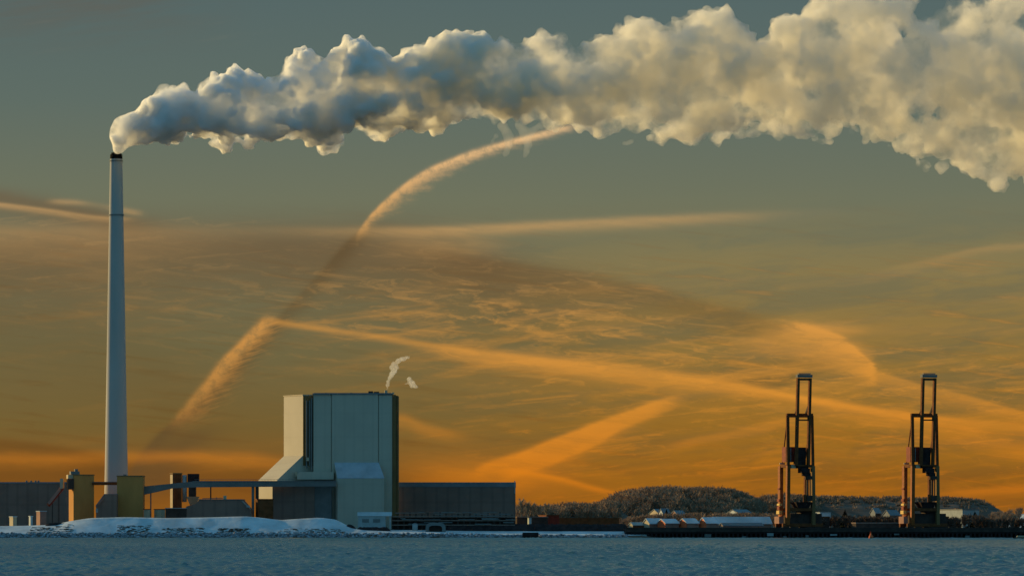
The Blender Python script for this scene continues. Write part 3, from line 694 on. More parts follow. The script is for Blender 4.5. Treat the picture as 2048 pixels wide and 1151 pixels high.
# ------------------------------------------------------------------ dark shore clutter right of the snow bank
def build_clutter():
    rnd = random.Random(9)
    Y1 = 2425.0
    # steel pipe rack with decks
    t = thing('pipe_rack', 'long dark steel pipe rack with thin pale decks along the shore below the right hall', 'pipe rack', (xr(783, Y1), Y1, GZ-1.5))
    def X(px): return xr(px, Y1)-xr(783, Y1)
    def Z(r): return zr(r, Y1)-GZ+1.5
    def frame(b):
        for px in range(784, 1034, 12): bar(b, (X(px), 0, 0), (X(px), 0, Z(1023+(px % 5)*1.2)), .55)
    mks('post', 'dark', t, frame)
    def decks(b):
        for r, p0, p1 in ((1033, 784, 1030), (1026, 790, 850), (1026, 905, 960), (1041, 784, 1030), (1050, 784, 1030)):
            box(b, X(p0), X(p1), -.4, 7.4, Z(r), Z(r)+.55)
    mks('deck', 'slate', t, decks)
    def pipes(b):
        for q in range(46):
            px = rnd.uniform(786, 1015); r = rnd.choice((1024, 1027, 1031, 1036, 1038, 1044, 1047)); w = rnd.uniform(6, 34)
            bar(b, (X(px), -.8, Z(r)), (X(min(px+w, 1030)), -.8, Z(r)), rnd.uniform(.25, .5))
    mks('pipe', 'grey', t, pipes)
    mk('back_panel', 'dark', t, lambda b: box(b, X(784), X(1030), 3, 3.6, 0, Z(1034)))
    # tank beside the rack
    tk = thing('storage_tank', 'small pale upright storage tank standing in the dark pipe rack', 'tank', (xr(830, Y1-6), Y1-6, GZ-1.9))
    mk('shell', 'pale', tk, lambda b: cyl(b, (0, 0), 1.4, 1.4, 0, 4.6, 24), True)
    mk('lid', 'grey', tk, lambda b: cyl(b, (0, 0), 1.5, .4, 4.61, 5.1, 24))
    # pale rounded portal
    Y2 = 2408.0; k = Y2/F
    p = thing('portal_frame', 'pale rounded portal frame with sunlit shoulders standing on the snowy shore', 'portal', (xr(871, Y2), Y2, zr(1068, Y2)))
    def arch(b):
        n = 14; ro, ri = 20*k, 13.5*k; hh = 24*k; O = []; I = []
        for i in range(n+1):
            a = math.pi*i/n; cx = math.cos(a); sx = math.sin(a)
            sg = lambda c: math.copysign(abs(c)**.6, c)
            O.append((ro*sg(cx), 10*k+14*k*sg(sx))); I.append((ri*sg(cx), 10*k+8*k*sg(sx)))
        O = [(ro, 0)]+O+[(-ro, 0)]; I = [(ri, 0)]+I+[(-ri, 0)]
        prev = None
        for o_, i_ in zip(O, I):
            vs = [b.verts.new((o_[0], 0, o_[1])), b.verts.new((i_[0], 0, i_[1])), b.verts.new((i_[0], 7, i_[1])), b.verts.new((o_[0], 7, o_[1]))]
            if prev:
                for a_ in range(4): c_ = (a_+1) % 4; b.faces.new((prev[a_], prev[c_], vs[c_], vs[a_]))
            else: b.faces.new(vs)
            prev = vs
        b.faces.new(prev[::-1])
    mk('arch', 'grey', p, arch)
    mk('door_leaf', 'dark', p, lambda b: box(b, -13*k, 13*k, 3, 3.5, 0, 17*k))
    # coal heaps / barge row
    def heap(name, label, cat, px0, px1, rt, rb, Yd, m, seed, depth=12, rough=.8, group=None):
        rr = random.Random(seed); bm = bmesh.new(); zb = zr(rb, Yd)-.8
        nx = max(10, int((px1-px0)/3)); ny = 7; k2 = Yd/F; H = zr(rt, Yd)-zb
        g = []
        for i in range(nx+1):
            u = i/nx; e = min(1, min(u, 1-u)*(px1-px0)/12)**.5; row = []
            for j in range(ny+1):
                v_ = j/ny; s_ = math.sin(math.pi*v_)
                h = H*e*s_**.6*(1-.22*rough*abs(noise.noise(Vector((i*.35+seed, j*.4, 0)))*2))
                row.append(bm.verts.new((xr(px0, Yd)+u*(px1-px0)*k2, Yd+v_*depth, zb+max(0, h))))
            g.append(row)
        for i in range(nx):
            for j in range(ny): bm.faces.new((g[i][j], g[i+1][j], g[i+1][j+1], g[i][j+1]))
        bm.faces.new([g[i][0] for i in range(nx, -1, -1)]+[g[0][j] for j in range(1, ny+1)]+[g[i][ny] for i in range(1, nx+1)]+[g[nx][j] for j in range(ny-1, 0, -1)])
        o = link_mesh(name, bm, M[m]); return tag(o, label, cat, group)
    heap('rock_heap', 'dark rounded rock heap at the right end of the snow bank', 'heap', 684, 716, 1046, 1066, 2398, 'black', 3, 8)
    heap('coal_heap', 'low dark coal heap in front of the small pale shore building', 'heap', 706, 786, 1052, 1066, 2399, 'black', 5, 8)
    heap('coal_heap', 'long black coal heap behind the shore running from the portal frame to the jetty', 'heap', 885, 1262, 1046, 1070, 2420, 'black', 8, 16, .35)
    heap('scrub_bank', 'dark scrub bank with snow patches at the left end of the snow bank', 'bank', 86, 150, 1043.5, 1053, 2400, 'black', 12, 6)
    # boats and dolphins
    Y3 = 2366.0
    d = thing('mooring_dolphin', 'black box-shaped mooring dolphin at the waterline in front of the coal heap', 'mooring', (xr(1061, Y3), Y3, -.5))
    kk = Y3/F
    mk('cap', 'black', d, lambda b: box(b, -16*kk, 16*kk, -2, 3, 1.1, 3.3))
    for q, sx in enumerate((-11, -4, 4, 11)):
        mk('pile', 'black', d, lambda b: cyl(b, (sx*kk, .5), .7, .7, 0, 1.09, 12))
    e = thing('moored_skiff', 'small dark skiff moored at the snowy edge below the portal frame', 'boat', (xr(869, 2364), 2364, 0))
    def hull(b):
        prof = [(-2.6, .55), (-1.9, -.2), (1.8, -.2), (2.9, .8), (2.5, .75), (-2.4, .5)]
        prism(b, prof, -.9, .9)
    mk('hull', 'black', e, hull); mk('thwart', 'dark', e, lambda b: box(b, -.6, -.2, -.8, .8, .56, .66))
    # rail / fence posts with red marker
    f = thing('signal_cabin', 'small red sunlit cabin among dark sheds right of the long hall', 'cabin', (xr(1093, 2600), 2600, GZ), R(RZ))
    mk('wall', 'red', f, lambda b: box(b, 0, 8, 0, 9, 0, zr(1030, 2600)-GZ)); mk('side_panel', 'signal', f, lambda b: box(b, -.08, -.01, 2, 8, 1.4, 4.6))
    mk('roof', 'brown', f, lambda b: box(b, -.3, 8.3, -.3, 9.3, zr(1030, 2600)-GZ+.01, zr(1028.5, 2600)-GZ))
    rot_box('long_shed', 'long low brown shed with a dull roof below the bare trees', 'shed', 1098, 1112, 1240, 1036, 1050, 2640, 'brown', 'brown', parapet=.4)
    rot_box('low_hall', 'low dark hall beside the long hall with a pale hut in front', 'shed', 1030, 1034, 1096, 1034, 1050, 2590, 'dark', 'slate')
    rot_box('hut', 'tiny pale hut in front of the low dark hall', 'hut', 1055, 1058, 1063, 1034.5, 1050, 2580, 'white', 'grey', parapet=.2)
build_clutter()

# ------------------------------------------------------------------ jetty on piles
def build_jetty():
    Yj = 2378.0; zt = zr(1056, Yj); k = Yj/F
    t = thing('jetty', 'long black timber jetty on piles under the two cranes', 'jetty', (xr(1252, Yj), Yj, 0))
    def X(px): return xr(px, Yj)-xr(1252, Yj)
    mks('deck', 'black', t, lambda b: box(b, 0, X(2500), 0, 60, zr(1066, Yj), zt))
    mk('fascia', 'dark', t, lambda b: box(b, -.5, X(2500), -.6, -.01, zr(1063, Yj), zr(1057, Yj)))
    rnd = random.Random(2)
    def piles(b):
        px = 1253
        while px < 2120:
            cyl(b, (X(px), rnd.uniform(-.6, 1)), .55, .55, -2, zr(1066, Yj)-.02, 8); px += rnd.uniform(4, 9)
        for px in range(1253, 2120, 9): cyl(b, (X(px), 7), .5, .5, -2, zr(1066, Yj)-.02, 8)
    n = 0
    px = 1253.0
    while px < 2060:
        bm = bmesh.new(); cyl(bm, (X(px), rnd.uniform(-.4, .8)), .62, .62, -2, zr(1066, Yj)-.02, 10)
        if n < 96: link_mesh('pile', bm, M['black'], t)
        else: bm.free()
        n += 1; px += rnd.uniform(7.5, 9.5)
    def back(b): box(b, 1, X(2500), 9, 10, -2, zr(1066, Yj)-.02)
    mk('back_wall', 'black', t, back)
    for q, (a, w, r0, r1) in enumerate(((1279, 14, 1074, 1068), (1409, 13, 1073, 1067), (1534, 13, 1071, 1065), (1566, 7, 1077, 1071), (1611, 6, 1075, 1069), (1660, 14, 1070, 1067), (1484, 8, 1077, 1071), (1788, 10, 1069, 1066), (1930, 9, 1074, 1070))):
        mks('fender', 'pale' if q in (0, 2, 5) else 'grey', t, lambda b: box(b, X(a), X(a+w), -1.0, -.62, zr(r0, Yj), zr(r1, Yj)))
    mk('kerb_beam', 'dark', t, lambda b: box(b, 0, X(2500), .2, .8, zt+.01, zt+.5))
build_jetty()

# ------------------------------------------------------------------ snow-roofed port sheds
def gable(name, label, px0, pxm, px1, re, rr_, Yd, wall, roofm, side=None, group='snow-roofed port sheds', rz=RZ):
    """gabled shed: ridge runs along the front; eaves row re, ridge row rr_"""
    k = Yd/F; z0 = zr(1060, Yd); t = thing(name, label, 'shed', (xr(pxm, Yd), Yd, z0), R(rz), group)
    W = (px1-pxm)*k/math.cos(R(rz)); D = (pxm-px0)*k/math.sin(R(rz)); he = zr(re, Yd)-z0; hr = zr(rr_, Yd)-z0
    mk('wall', wall, t, lambda b: prism(b, [(0, 0), (D, 0), (D, he), (D/2, hr), (0, he)], 0, W, 'yz'))
    if side: mk('end_wall', side, t, lambda b: prism(b, [(.1, .1), (D-.1, .1), (D-.1, he-.1), (D/2, hr-.2), (.1, he-.1)], -.1, -.01, 'yz'))
    mk('roof', roofm, t, lambda b: prism(b, [(-.6, he-.05), (D/2, hr+.03), (D+.6, he-.05), (D+.6, he+.3), (D/2, hr+.45), (-.6, he+.3)], -.4, W+.4, 'yz'))
    return t
def build_port():
    S = 'snow'
    gable('port_shed', 'longest snow-roofed port shed, left of the first crane', 1422, 1430, 1546, 1047, 1034, 2470, 'slate', S)
    gable('port_shed', 'low dark-fronted shed with a thin snow roof in front of the longest snow-roofed shed', 1440, 1446, 1528, 1051, 1046, 2440, 'slate', 'slate_l')
    gable('port_shed', 'orange-ended shed with snow roof, leftmost of the orange sheds', 1316, 1331, 1358, 1046, 1038, 2452, 'slate', S, 'signal')
    gable('port_shed', 'brightest orange-ended shed in the middle of the snow-roofed row', 1358, 1374, 1398, 1046, 1037, 2451, 'slate', S, 'signal')
    gable('port_shed', 'orange-ended shed with a tall gable beside the longest snow roof', 1399, 1413, 1436, 1046, 1035, 2450, 'slate', S, 'signal')
    gable('port_shed', 'cream-ended shed with snow roof at the left end of the row', 1287, 1299, 1326, 1047, 1037, 2458, 'slate', S, 'cream')
    gable('port_shed', 'small cream shed at the far left end of the jetty row', 1258, 1266, 1288, 1050, 1045, 2460, 'brown', 'pale', 'cream')
    # houses on the slope behind
    H = 'houses on the slope behind the port'
    for (a, m_, b_, re, rr_, Yd, w, s, lab) in (
        (1300, 1318, 1326, 1027, 1018, 2900, 'brown', 'cream', 'brown house with a cream end wall above the orange sheds, left one'),
        (1318, 1326, 1340, 1027, 1017, 2880, 'dark', 'white', 'dark house with a white end wall beside a small conifer'),
        (1342, 1356, 1372, 1030, 1021, 2860, 'brown', 'pink', 'house with a faded pink end wall on the slope above the middle orange shed'),
        (1455, 1478, 1506, 1027, 1019, 2950, 'dark', 'white', 'wide house with a bright white end below the dark wood'),
        (1742, 1751, 1762, 1026, 1016, 2900, 'dark', 'slate_l', 'house with pale blue snow roof between the two cranes, left one'),
        (1768, 1780, 1800, 1030, 1020, 2880, 'slate', 'slate_l', 'grey house with snow roof just left of the second crane')):
        gable('house', lab, a, m_, b_, re, rr_, Yd, w, S, s, H).update_tag()
    for o in COL.objects:
        if o.name.split('.')[0] == 'house': o['category'] = 'house'
        if o.name.split('.')[0] == 'roof' and o.parent is not None and o.parent.name.split('.')[0] == 'house': o.data.materials[0] = M['slate_l']
    rot_box('white_store', 'low bright white store right of the first crane', 'store', 1626, 1640, 1662, 1024, 1034, 2620, 'white', 'pale', parapet=.3)
    rot_box('white_kiosk', 'tiny white kiosk between the first crane and the white store', 'kiosk', 1627-4, 1630, 1633, 1026, 1034, 2560, 'white', 'pale', parapet=.3)
    rot_box('long_white_hall', 'long low whitish hall with sunlit front right of the second crane', 'hall', 1878, 1925, 1960, 1019, 1030, 2900, 'pale', 'grey', snow=False, parapet=.6)
    rot_box('quay_shed', 'dark low quay shed between the two cranes', 'shed', 1705, 1712, 1806, 1046, 1058, 2460, 'dark', 'slate', base=GZ-.6)
    rot_box('quay_office', 'dark block behind the legs of the first crane', 'shed', 1582, 1588, 1662, 1034, 1060, 2475, 'dark', 'brown', base=GZ-.6)
    rot_box('quay_office', 'dark block behind the legs of the second crane', 'shed', 1832, 1838, 1900, 1034, 1060, 2475, 'dark', 'brown', base=GZ-.6)
build_port()

# ------------------------------------------------------------------ quay cranes with raised booms
def build_crane():
    Yc = 2410.0; k = Yc/F; zq = zr(1056, 2378)
    t = thing('quay_crane', 'left quay crane with raised boom, beside the longest snow-roofed shed', 'crane', (xr(1601, Yc), Yc, zq), R(20), 'quay cranes with raised booms')
    def z(r): return zr(r, Yc)-zq
    ca = math.cos(R(20)); L = 6.8
    top, por = z(830), z(931)
    bw = 1.55
    # seaside portal
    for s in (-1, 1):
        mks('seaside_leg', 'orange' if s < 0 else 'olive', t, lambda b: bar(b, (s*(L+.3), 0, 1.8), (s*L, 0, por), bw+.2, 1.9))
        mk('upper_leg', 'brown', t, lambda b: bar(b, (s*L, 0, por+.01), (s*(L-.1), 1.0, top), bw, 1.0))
    mks('top_beam', 'brown', t, lambda b: (bar(b, (-L-.5, 1.0, top), (L+.3, 1.0, top), 2.0, 1.7),))
    # landside portal
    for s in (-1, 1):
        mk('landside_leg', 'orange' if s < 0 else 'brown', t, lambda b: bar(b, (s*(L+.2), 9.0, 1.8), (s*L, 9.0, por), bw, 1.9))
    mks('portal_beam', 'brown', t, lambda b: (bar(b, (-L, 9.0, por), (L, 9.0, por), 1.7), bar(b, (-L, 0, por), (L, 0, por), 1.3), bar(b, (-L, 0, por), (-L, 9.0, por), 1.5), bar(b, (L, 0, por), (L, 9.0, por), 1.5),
        bar(b, (-L, 0, z(1018)), (L, 0, z(1018)), 1.6), bar(b, (-L, 9.0, z(1018)), (L, 9.0, z(1018)), 1.4)))
    mks('back_stay', 'brown', t, lambda b: (bar(b, (-L+.2, 1.0, top), (-L+.6, 9.2, por+1), .5), bar(b, (L-.2, 1.0, top), (L-.6, 9.2, por+1), .6), bar(b, (L, 0, z(985)), (L, 9.0, z(930)), .5)))
    # stair tower at the left
    sx = -L-.7
    mk('stair_tower', 'orange', t, lambda b: (box(b, sx-.3, sx+.5, 8.4, 11.0, 1.0, por),))
    mks('stair_landing', 'yellow', t, lambda b: (box(b, sx-.9, sx+.8, 7.9, 11.6, z(1027), z(1020)), box(b, sx-.7, sx+.8, 8.0, 11.4, z(1010), z(1006)),))
    mks('landing_gap', 'red', t, lambda b: (box(b, sx-.72, sx+.7, 8.2, 11.3, z(1019), z(1012)), box(b, sx-.72, sx+.7, 8.2, 11.3, z(1002), z(997)), box(b, sx-.65, sx+.7, 8.3, 11.1, z(978), z(975))))
    mks('walkway', 'cream', t, lambda b: (box(b, sx-.6, -L+1.5, 7.6, 8.2, por+.9, por+1.7), box(b, -L+1.2, -L+3.5, -1.6, .2, por-1.2, por+.6)))
    # machinery houses
    mk('machinery_house', 'red', t, lambda b: (box(b, -L-.9, -2.8, .9, 6.0, por+2.0, z(893)),))
    mks('house_rib', 'pale', t, lambda b: (box(b, -L+1.6, -L+1.9, .7, .88, por+2.2, z(895)), box(b, -L-.6, -L-.3, .7, .88, por+2.2, z(895))))
    mk('electrical_house', 'black', t, lambda b: (box(b, -2.6, 2.4, -1.5, 3.0, por+.3, z(894)), box(b, -2.2, 3.6, -1.9, 2.5, por-1.2, por+.2)))
    # boom: two girders hinged low and raised, leaning a little to the water
    hy, hz, ty, tz = -2.4, por+.2, -4.8, z(756)
    for s, hx in ((-1, -3.4), (1, 3.2)):
        mk('boom_girder', 'brown', t, lambda b: bar(b, (hx, hy, hz), (hx, ty, tz), 1.35, 1.7))
    def ties(b):
        for f in (.0, .52, .985):
            y_, z_ = hy+(ty-hy)*f, hz+(tz-hz)*f
            bar(b, (-3.4, y_, z_), (3.2, y_, z_), 1.1 if f > .9 else .7)
    mks('boom_tie', 'brown', t, ties)
    mk('boom_tip', 'grey', t, lambda b: (box(b, -4.2, 4.0, ty-1.3, ty+1.3, tz+.3, tz+1.7), box(b, -3.4, 3.2, ty-.9, ty+.9, tz+1.91, tz+2.4)))
    mks('forestay', 'dark', t, lambda b: (bar(b, (-3.0, 1.0, top), (-3.1, hy+(ty-hy)*.7, hz+(tz-hz)*.7), .3), bar(b, (3.2, 1.0, top), (3.4, hy+(ty-hy)*.7, hz+(tz-hz)*.7), .45), bar(b, (3.3, 1.2, top+.5), (3.9, -4.0, z(800)), .8)))
    # operator cab, trolley and load gear
    mk('trolley', 'black', t, lambda b: (box(b, -.8, 3.9, -3.2, 1.5, z(945), por-1.21), box(b, 1.0, 4.4, -3, 1, z(951), z(945)-.01)))
    mk('operator_cab', 'dark', t, lambda b: (box(b, 2.0, 5.0, -3.6, -.6, z(958), z(951)-.01), ))
    mks('hoist_rope', 'dark', t, lambda b: (bar(b, (3.2, -1.6, z(958)), (3.2, -1.6, z(990)), .9), bar(b, (4.6, -1.6, z(955)), (4.6, -1.6, z(990)), .5)))
    mk('grab', 'dark', t, lambda b: (box(b, 2.2, 5.2, -3, -.2, z(1001), z(990)),))
    mk('grab_jaw', 'brown', t, lambda b: (box(b, 1.2, 2.1, -2.6, -.4, z(1003), z(988)), ))
    # hopper and base
    def fun(b):
        A = [b.verts.new(p) for p in ((-3.4, -2, z(1003)), (5.8, -2, z(1003)), (5.8, 6, z(1003)), (-3.4, 6, z(1003)))]
        B = [b.verts.new(p) for p in ((-.5, 0, z(1024)), (3, 0, z(1024)), (3, 4, z(1024)), (-.5, 4, z(1024)))]
        b.faces.new(A); b.faces.new(B[::-1])
        for i in range(4): j = (i+1) % 4; b.faces.new((A[i], B[i], B[j], A[j]))
    mk('hopper', 'black', t, fun)
    mk('base_house', 'dark', t, lambda b: (box(b, -5, 12.5, 1.5, 10, z(1046), z(1026)), box(b, 2, 8, 1.2, 9, z(1026)+.01, z(1020))))
    for y_ in (0, 9.0):
        mk('sill_beam', 'brown', t, lambda b: box(b, -L-3.2, L+5.5, y_-.7, y_+.7, 1.0, 2.6))
    for y_ in (0, 9.0):
        for s in (-1, -.5, .55, 1.1):
            mk('bogie', 'dark', t, lambda b: (box(b, s*L*1.25-1.5, s*L*1.25+1.5, y_-.5, y_+.5, .45, 1.0), cyl(b, (s*L*1.25-.9, y_), .42, .42, .0, .44, 12), cyl(b, (s*L*1.25+.9, y_), .42, .42, .0, .44, 12)))
    mk('cable_reel', 'pink', t, lambda b: (box(b, -L-4.2, -L-1.9, 2, 8, z(1046), z(1032)),))
    mk('conveyor_boom', 'orange', t, lambda b: (bar(b, (-L-3.8, 6, z(1044)), (-L+1.0, 7, z(1024)), 1.0),))
    return t
def kids(o): return [c for c in COL.objects if c.parent == o]
def copy_tree(o, parent=None):
    ch = kids(o); c = o.copy(); COL.objects.link(c)
    if parent is not None: c.parent = parent
    for q in ch: copy_tree(q, c)
    return c
cr = build_crane()
cr2 = copy_tree(cr); cr2.location.x = xr(1850, 2410)
cr2['label'] = 'right quay crane with raised boom, left of the long whitish hall'

# ------------------------------------------------------------------ small floating things
def build_floats():
    Yb = 2290.0
    t = thing('channel_buoy', 'red can buoy floating in front of the jetty between the cranes', 'buoy', (xr(1742, Yb), Yb, -.3))
    bm_ = 'signal'
    mk('body', bm_, t, lambda b: cyl(b, (0, 0), 1.15, 1.05, 0, 1.5, 20), True)
    mk('tower', bm_, t, lambda b: (cyl(b, (0, 0), .8, .25, 1.51, 3.0, 12),))
    mk('topmark', 'red', t, lambda b: box(b, -.4, .4, -.4, .4, 3.01, 3.7))
    Yb = 2250.0
    t = thing('motorboat', 'low white motorboat on the water at the right edge of the photo', 'boat', (xr(2040, Yb), Yb, -.2))
    mk('hull', 'black', t, lambda b: prism(b, [(-3.4, .6), (-2.6, 0), (3.2, 0), (4.4, .9), (-3.4, .75)], -1.1, 1.1))
    mk('deckhouse', 'cream', t, lambda b: prism(b, [(-1.8, .88), (2.6, .9), (2.0, 1.7), (-1.2, 1.7)], -.8, .8))
    for px, row in ((1308, 1112), (1453, 1111)):
        Yq = F*CH/(row-HZ); k = Yq/F
        t = thing('marker_float', 'tiny white float on open water, left one of a pair' if px < 1400 else 'tiny white float on open water, right one of a pair', 'float', (xr(px, Yq), Yq, -.1), 0, 'white floats on the open water')
        mk('float_ball', 'cream', t, lambda b: bmesh.ops.create_uvsphere(b, u_segments=12, v_segments=8, radius=.26, matrix=Matrix.Translation((0, 0, .2))), True)
        mk('stem', 'grey', t, lambda b: cyl(b, (0, 0), .05, .05, .45, .75, 8))
build_floats()

# ------------------------------------------------------------------ hills, woods and trees
def ridge(name, pts, Yd, depth, m, seed):
    """a low hill whose skyline follows pts [(px, row)]"""
    bm = bmesh.new(); k = Yd/F; g = []
    px0, px1 = pts[0][0], pts[-1][0]; n = int((px1-px0)/6)
    for i in range(n+1):
        px = px0+(px1-px0)*i/n; h = zr(lerp_pts(pts, px), Yd)-GZ; col_ = []
        for j in range(9):
            v_ = j/8; s_ = math.sin(math.pi*v_)**.8
            col_.append(bm.verts.new((xr(px, Yd), Yd-depth*.5+v_*depth, GZ-.5+max(0, h)*s_*(1+.1*noise.noise(Vector((i*.2, j, seed)))))))
        g.append(col_)
    for i in range(n):
        for j in range(8): bm.faces.new((g[i][j], g[i+1][j], g[i+1][j+1], g[i][j+1]))
    return tag(link_mesh(name, bm, M[m], smooth=True), kind='structure')
def twigs(bm, rnd, base, h, w, n, blade=.22):
    """bare crown: thin tapering blades fanning from the trunk line"""
    for q in range(n):
        z0 = rnd.uniform(.15, .8)*h; a = rnd.uniform(0, 6.283); up = rnd.uniform(.5, 2.2)
        l = rnd.uniform(.25, .6)*w*(1.15-abs(z0/h-.45))
        p = Vector(base)+Vector((math.cos(a)*w*.12*rnd.random(), math.sin(a)*w*.12*rnd.random(), z0))
        d = Vector((math.cos(a), math.sin(a)*.8, up)).normalized()*l
        s = Vector((rnd.uniform(-1, 1), rnd.uniform(-1, 1), rnd.uniform(-.4, .4))).normalized()*blade*rnd.uniform(.7, 1.6)
        v = [bm.verts.new(p-s), bm.verts.new(p+s), bm.verts.new(p+d+s*.25), bm.verts.new(p+d-s*.25)]
        try: bm.faces.new(v)
        except ValueError: pass
        # side twig
        for _ in range(2):
            t_ = rnd.uniform(.4, .95); e = p+d*t_; dd = Vector((rnd.uniform(-1, 1), rnd.uniform(-1, 1), rnd.uniform(0, 1.3))).normalized()*l*.45
            v = [bm.verts.new(e-s*.5), bm.verts.new(e+s*.5), bm.verts.new(e+dd)]
            bm.faces.new(v)
    bar(bm, base, (base[0], base[1], base[2]+h*.8), .5)
def wood(name, label, top, Yd, n, m, seed, hmin=7, hmax=14, depth=120, wfac=.75, nt_=70, blade=.3):
    rnd = random.Random(seed); bm = bmesh.new(); px0, px1 = top[0][0], top[-1][0]
    for q in range(n):
        px = rnd.uniform(px0, px1); v_ = rnd.random()
        Yt = Yd-depth*.5+v_*depth*.75
        h = rnd.uniform(hmin, hmax)
        zt = zr(lerp_pts(top, px), Yt)
        z0 = GZ+(zt-h-GZ)*math.sin(math.pi*min(.5, v_*.66))**.8 if zt-h > GZ else GZ-1
        z0 = min(z0, zt-h*rnd.uniform(.86, 1.02))
        twigs(bm, rnd, (xr(px, Yt), Yt, z0), h, h*wfac, nt_, blade)
    return tag(link_mesh(name, bm, M[m]), label, kind='stuff')
top1 = [(1030, 1012), (1100, 1010), (1130, 1003), (1180, 1006), (1215, 1000), (1240, 1004)]
top2 = [(1205, 1002), (1222, 990), (1250, 980), (1290, 974), (1330, 971), (1380, 974), (1420, 973), (1460, 976), (1490, 984), (1515, 998), (1530, 1006)]
top3 = [(1500, 1004), (1520, 992), (1545, 988), (1575, 986), (1640, 992)]
top4 = [(1560, 996), (1640, 990), (1720, 992), (1800, 991), (1840, 994), (1880, 992), (1930, 994), (1965, 999), (1985, 1008), (1996, 1020), (2010, 1030)]
top5 = [(1985, 1024), (2010, 1019), (2048, 1013), (2120, 1010)]
def drop(t, d): return [(p, r+d) for p, r in t]
ridge('hill', [(980, 1040)]+drop(top1, 16)+[(1270, 1036)], 3300, 260, 'soil', 1)
ridge('hill', [(1190, 1040)]+drop(top2, 14)+[(1545, 1040)], 3500, 320, 'soil', 2)
ridge('hill', [(1480, 1040)]+drop(top3, 14)+[(1700, 1040)], 3700, 300, 'soil', 3)
ridge('hill', [(1540, 1040)]+drop(top4, 3)+[(2030, 1044)], 4300, 400, 'soil', 4)
ridge('hill', [(1960, 1042)]+drop(top5, 12)+[(2300, 1020)], 4200, 400, 'snow', 5)
wood('woodland', 'brown bare wood behind the low brown shed', top1, 3260, 200, 'twig', 21, 7, 13)
wood('woodland', 'greyish bare wood covering the rounded hill left of the first crane', top2, 3440, 430, 'twig', 22, 8, 15, depth=200)
wood('woodland', 'brownish bare wood just behind the first crane', top3, 3650, 170, 'twig', 23, 8, 14, depth=160)
wood('woodland', 'smooth dark distant wood behind and right of the cranes', top4, 4250, 420, 'twig', 24, 7, 11, depth=200, nt_=60, blade=.45)
wood('woodland', 'thin pale wood on the far snowy rise at the right edge', top5, 4100, 60, 'twig', 25, 7, 11, depth=100)
def low_scrub():
    top = [(1640, 1036), (1700, 1030), (1800, 1034), (1860, 1032), (1905, 1036), (1940, 1026), (1960, 1030), (1990, 1040), (2048, 1036), (2120, 1036)]
    wood('scrub', 'dark tangled scrub behind the jetty right of the first crane', top, 2520, 170, 'soil', 31, 4, 8, depth=90, nt_=80, blade=.3)
    top = [(1240, 1034), (1280, 1030), (1340, 1026), (1440, 1024), (1560, 1026), (1600, 1026)]
    wood('scrub', 'brown scrub on the slope above the snow-roofed sheds', top, 2760, 170, 'twig', 32, 4, 8, depth=140, nt_=60, blade=.3)
low_scrub()
def tree(label, px, rt, rb, Yd, seed, m='twig_pale', w=.5, n=90, group=None, cat='tree'):
    rnd = random.Random(seed); zb = zr(rb, Yd); h = zr(rt, Yd)-zb
    t = thing('bare_tree', label, cat, (xr(px, Yd), Yd, zb), rnd.uniform(0, 6), group)
    mk('trunk', m, t, lambda b: (cyl(b, (0, 0), .4, .12, -1, h*.85, 8),))
    bm = bmesh.new(); twigs(bm, rnd, (0, 0, 0), h, h*w, n, .2); link_mesh('crown', bm, M[m], t)
PT = 'pale bare trees right of the long hall'
for i, (px, rt, lab) in enumerate(((1043, 994, 'tall pale bare tree touching the right end of the long hall'), (1056, 1000, 'pale bare tree, second from the end of the long hall'), (1067, 1004, 'narrow bright bare tree in the middle of the pale trees'),
        (1078, 1009, 'lowest of the pale bare trees near the long hall'), (1094, 1004, 'pale bare tree farthest right from the long hall'))):
    tree(lab, px, rt, 1036, 2700, 50+i, w=.55, n=120, group=PT)
def conifer(label, px, rt, rb, Yd, seed, wd=.5):
    rnd = random.Random(seed); zb = zr(rb, Yd); h = zr(rt, Yd)-zb
    t = thing('conifer', label, 'tree', (xr(px, Yd), Yd, zb))
    mk('trunk', 'brown', t, lambda b: cyl(b, (0, 0), .3, .05, -.5, h*.95, 8))
    bm = bmesh.new()
    for q in range(900):
        f = rnd.random()**.8; z_ = h*(.05+.93*f); r = (1-f)*h*wd*rnd.uniform(.4, 1.0)+.1; a = rnd.uniform(0, 6.283)
        p = Vector((0, 0, z_)); e = Vector((math.cos(a)*r, math.sin(a)*r, z_-r*.35)); s = Vector((-math.sin(a), math.cos(a), .3))*(.15+.16*r)
        bm.faces.new([bm.verts.new(p.lerp(e, .3)-s), bm.verts.new(p.lerp(e, .3)+s), bm.verts.new(e)])
    link_mesh('crown', bm, M['needle'], t)
conifer('dark broad conifer rising above the jetty right of the white store', 1690, 1017, 1056, 2560, 71, .7)
conifer('small dark conifer between the two houses above the orange sheds', 1333, 1017, 1030, 2870, 72, .5)
conifer('dark conifer in front of the scrub at the right, near the long whitish hall', 1950, 1021, 1056, 2540, 73, .9)

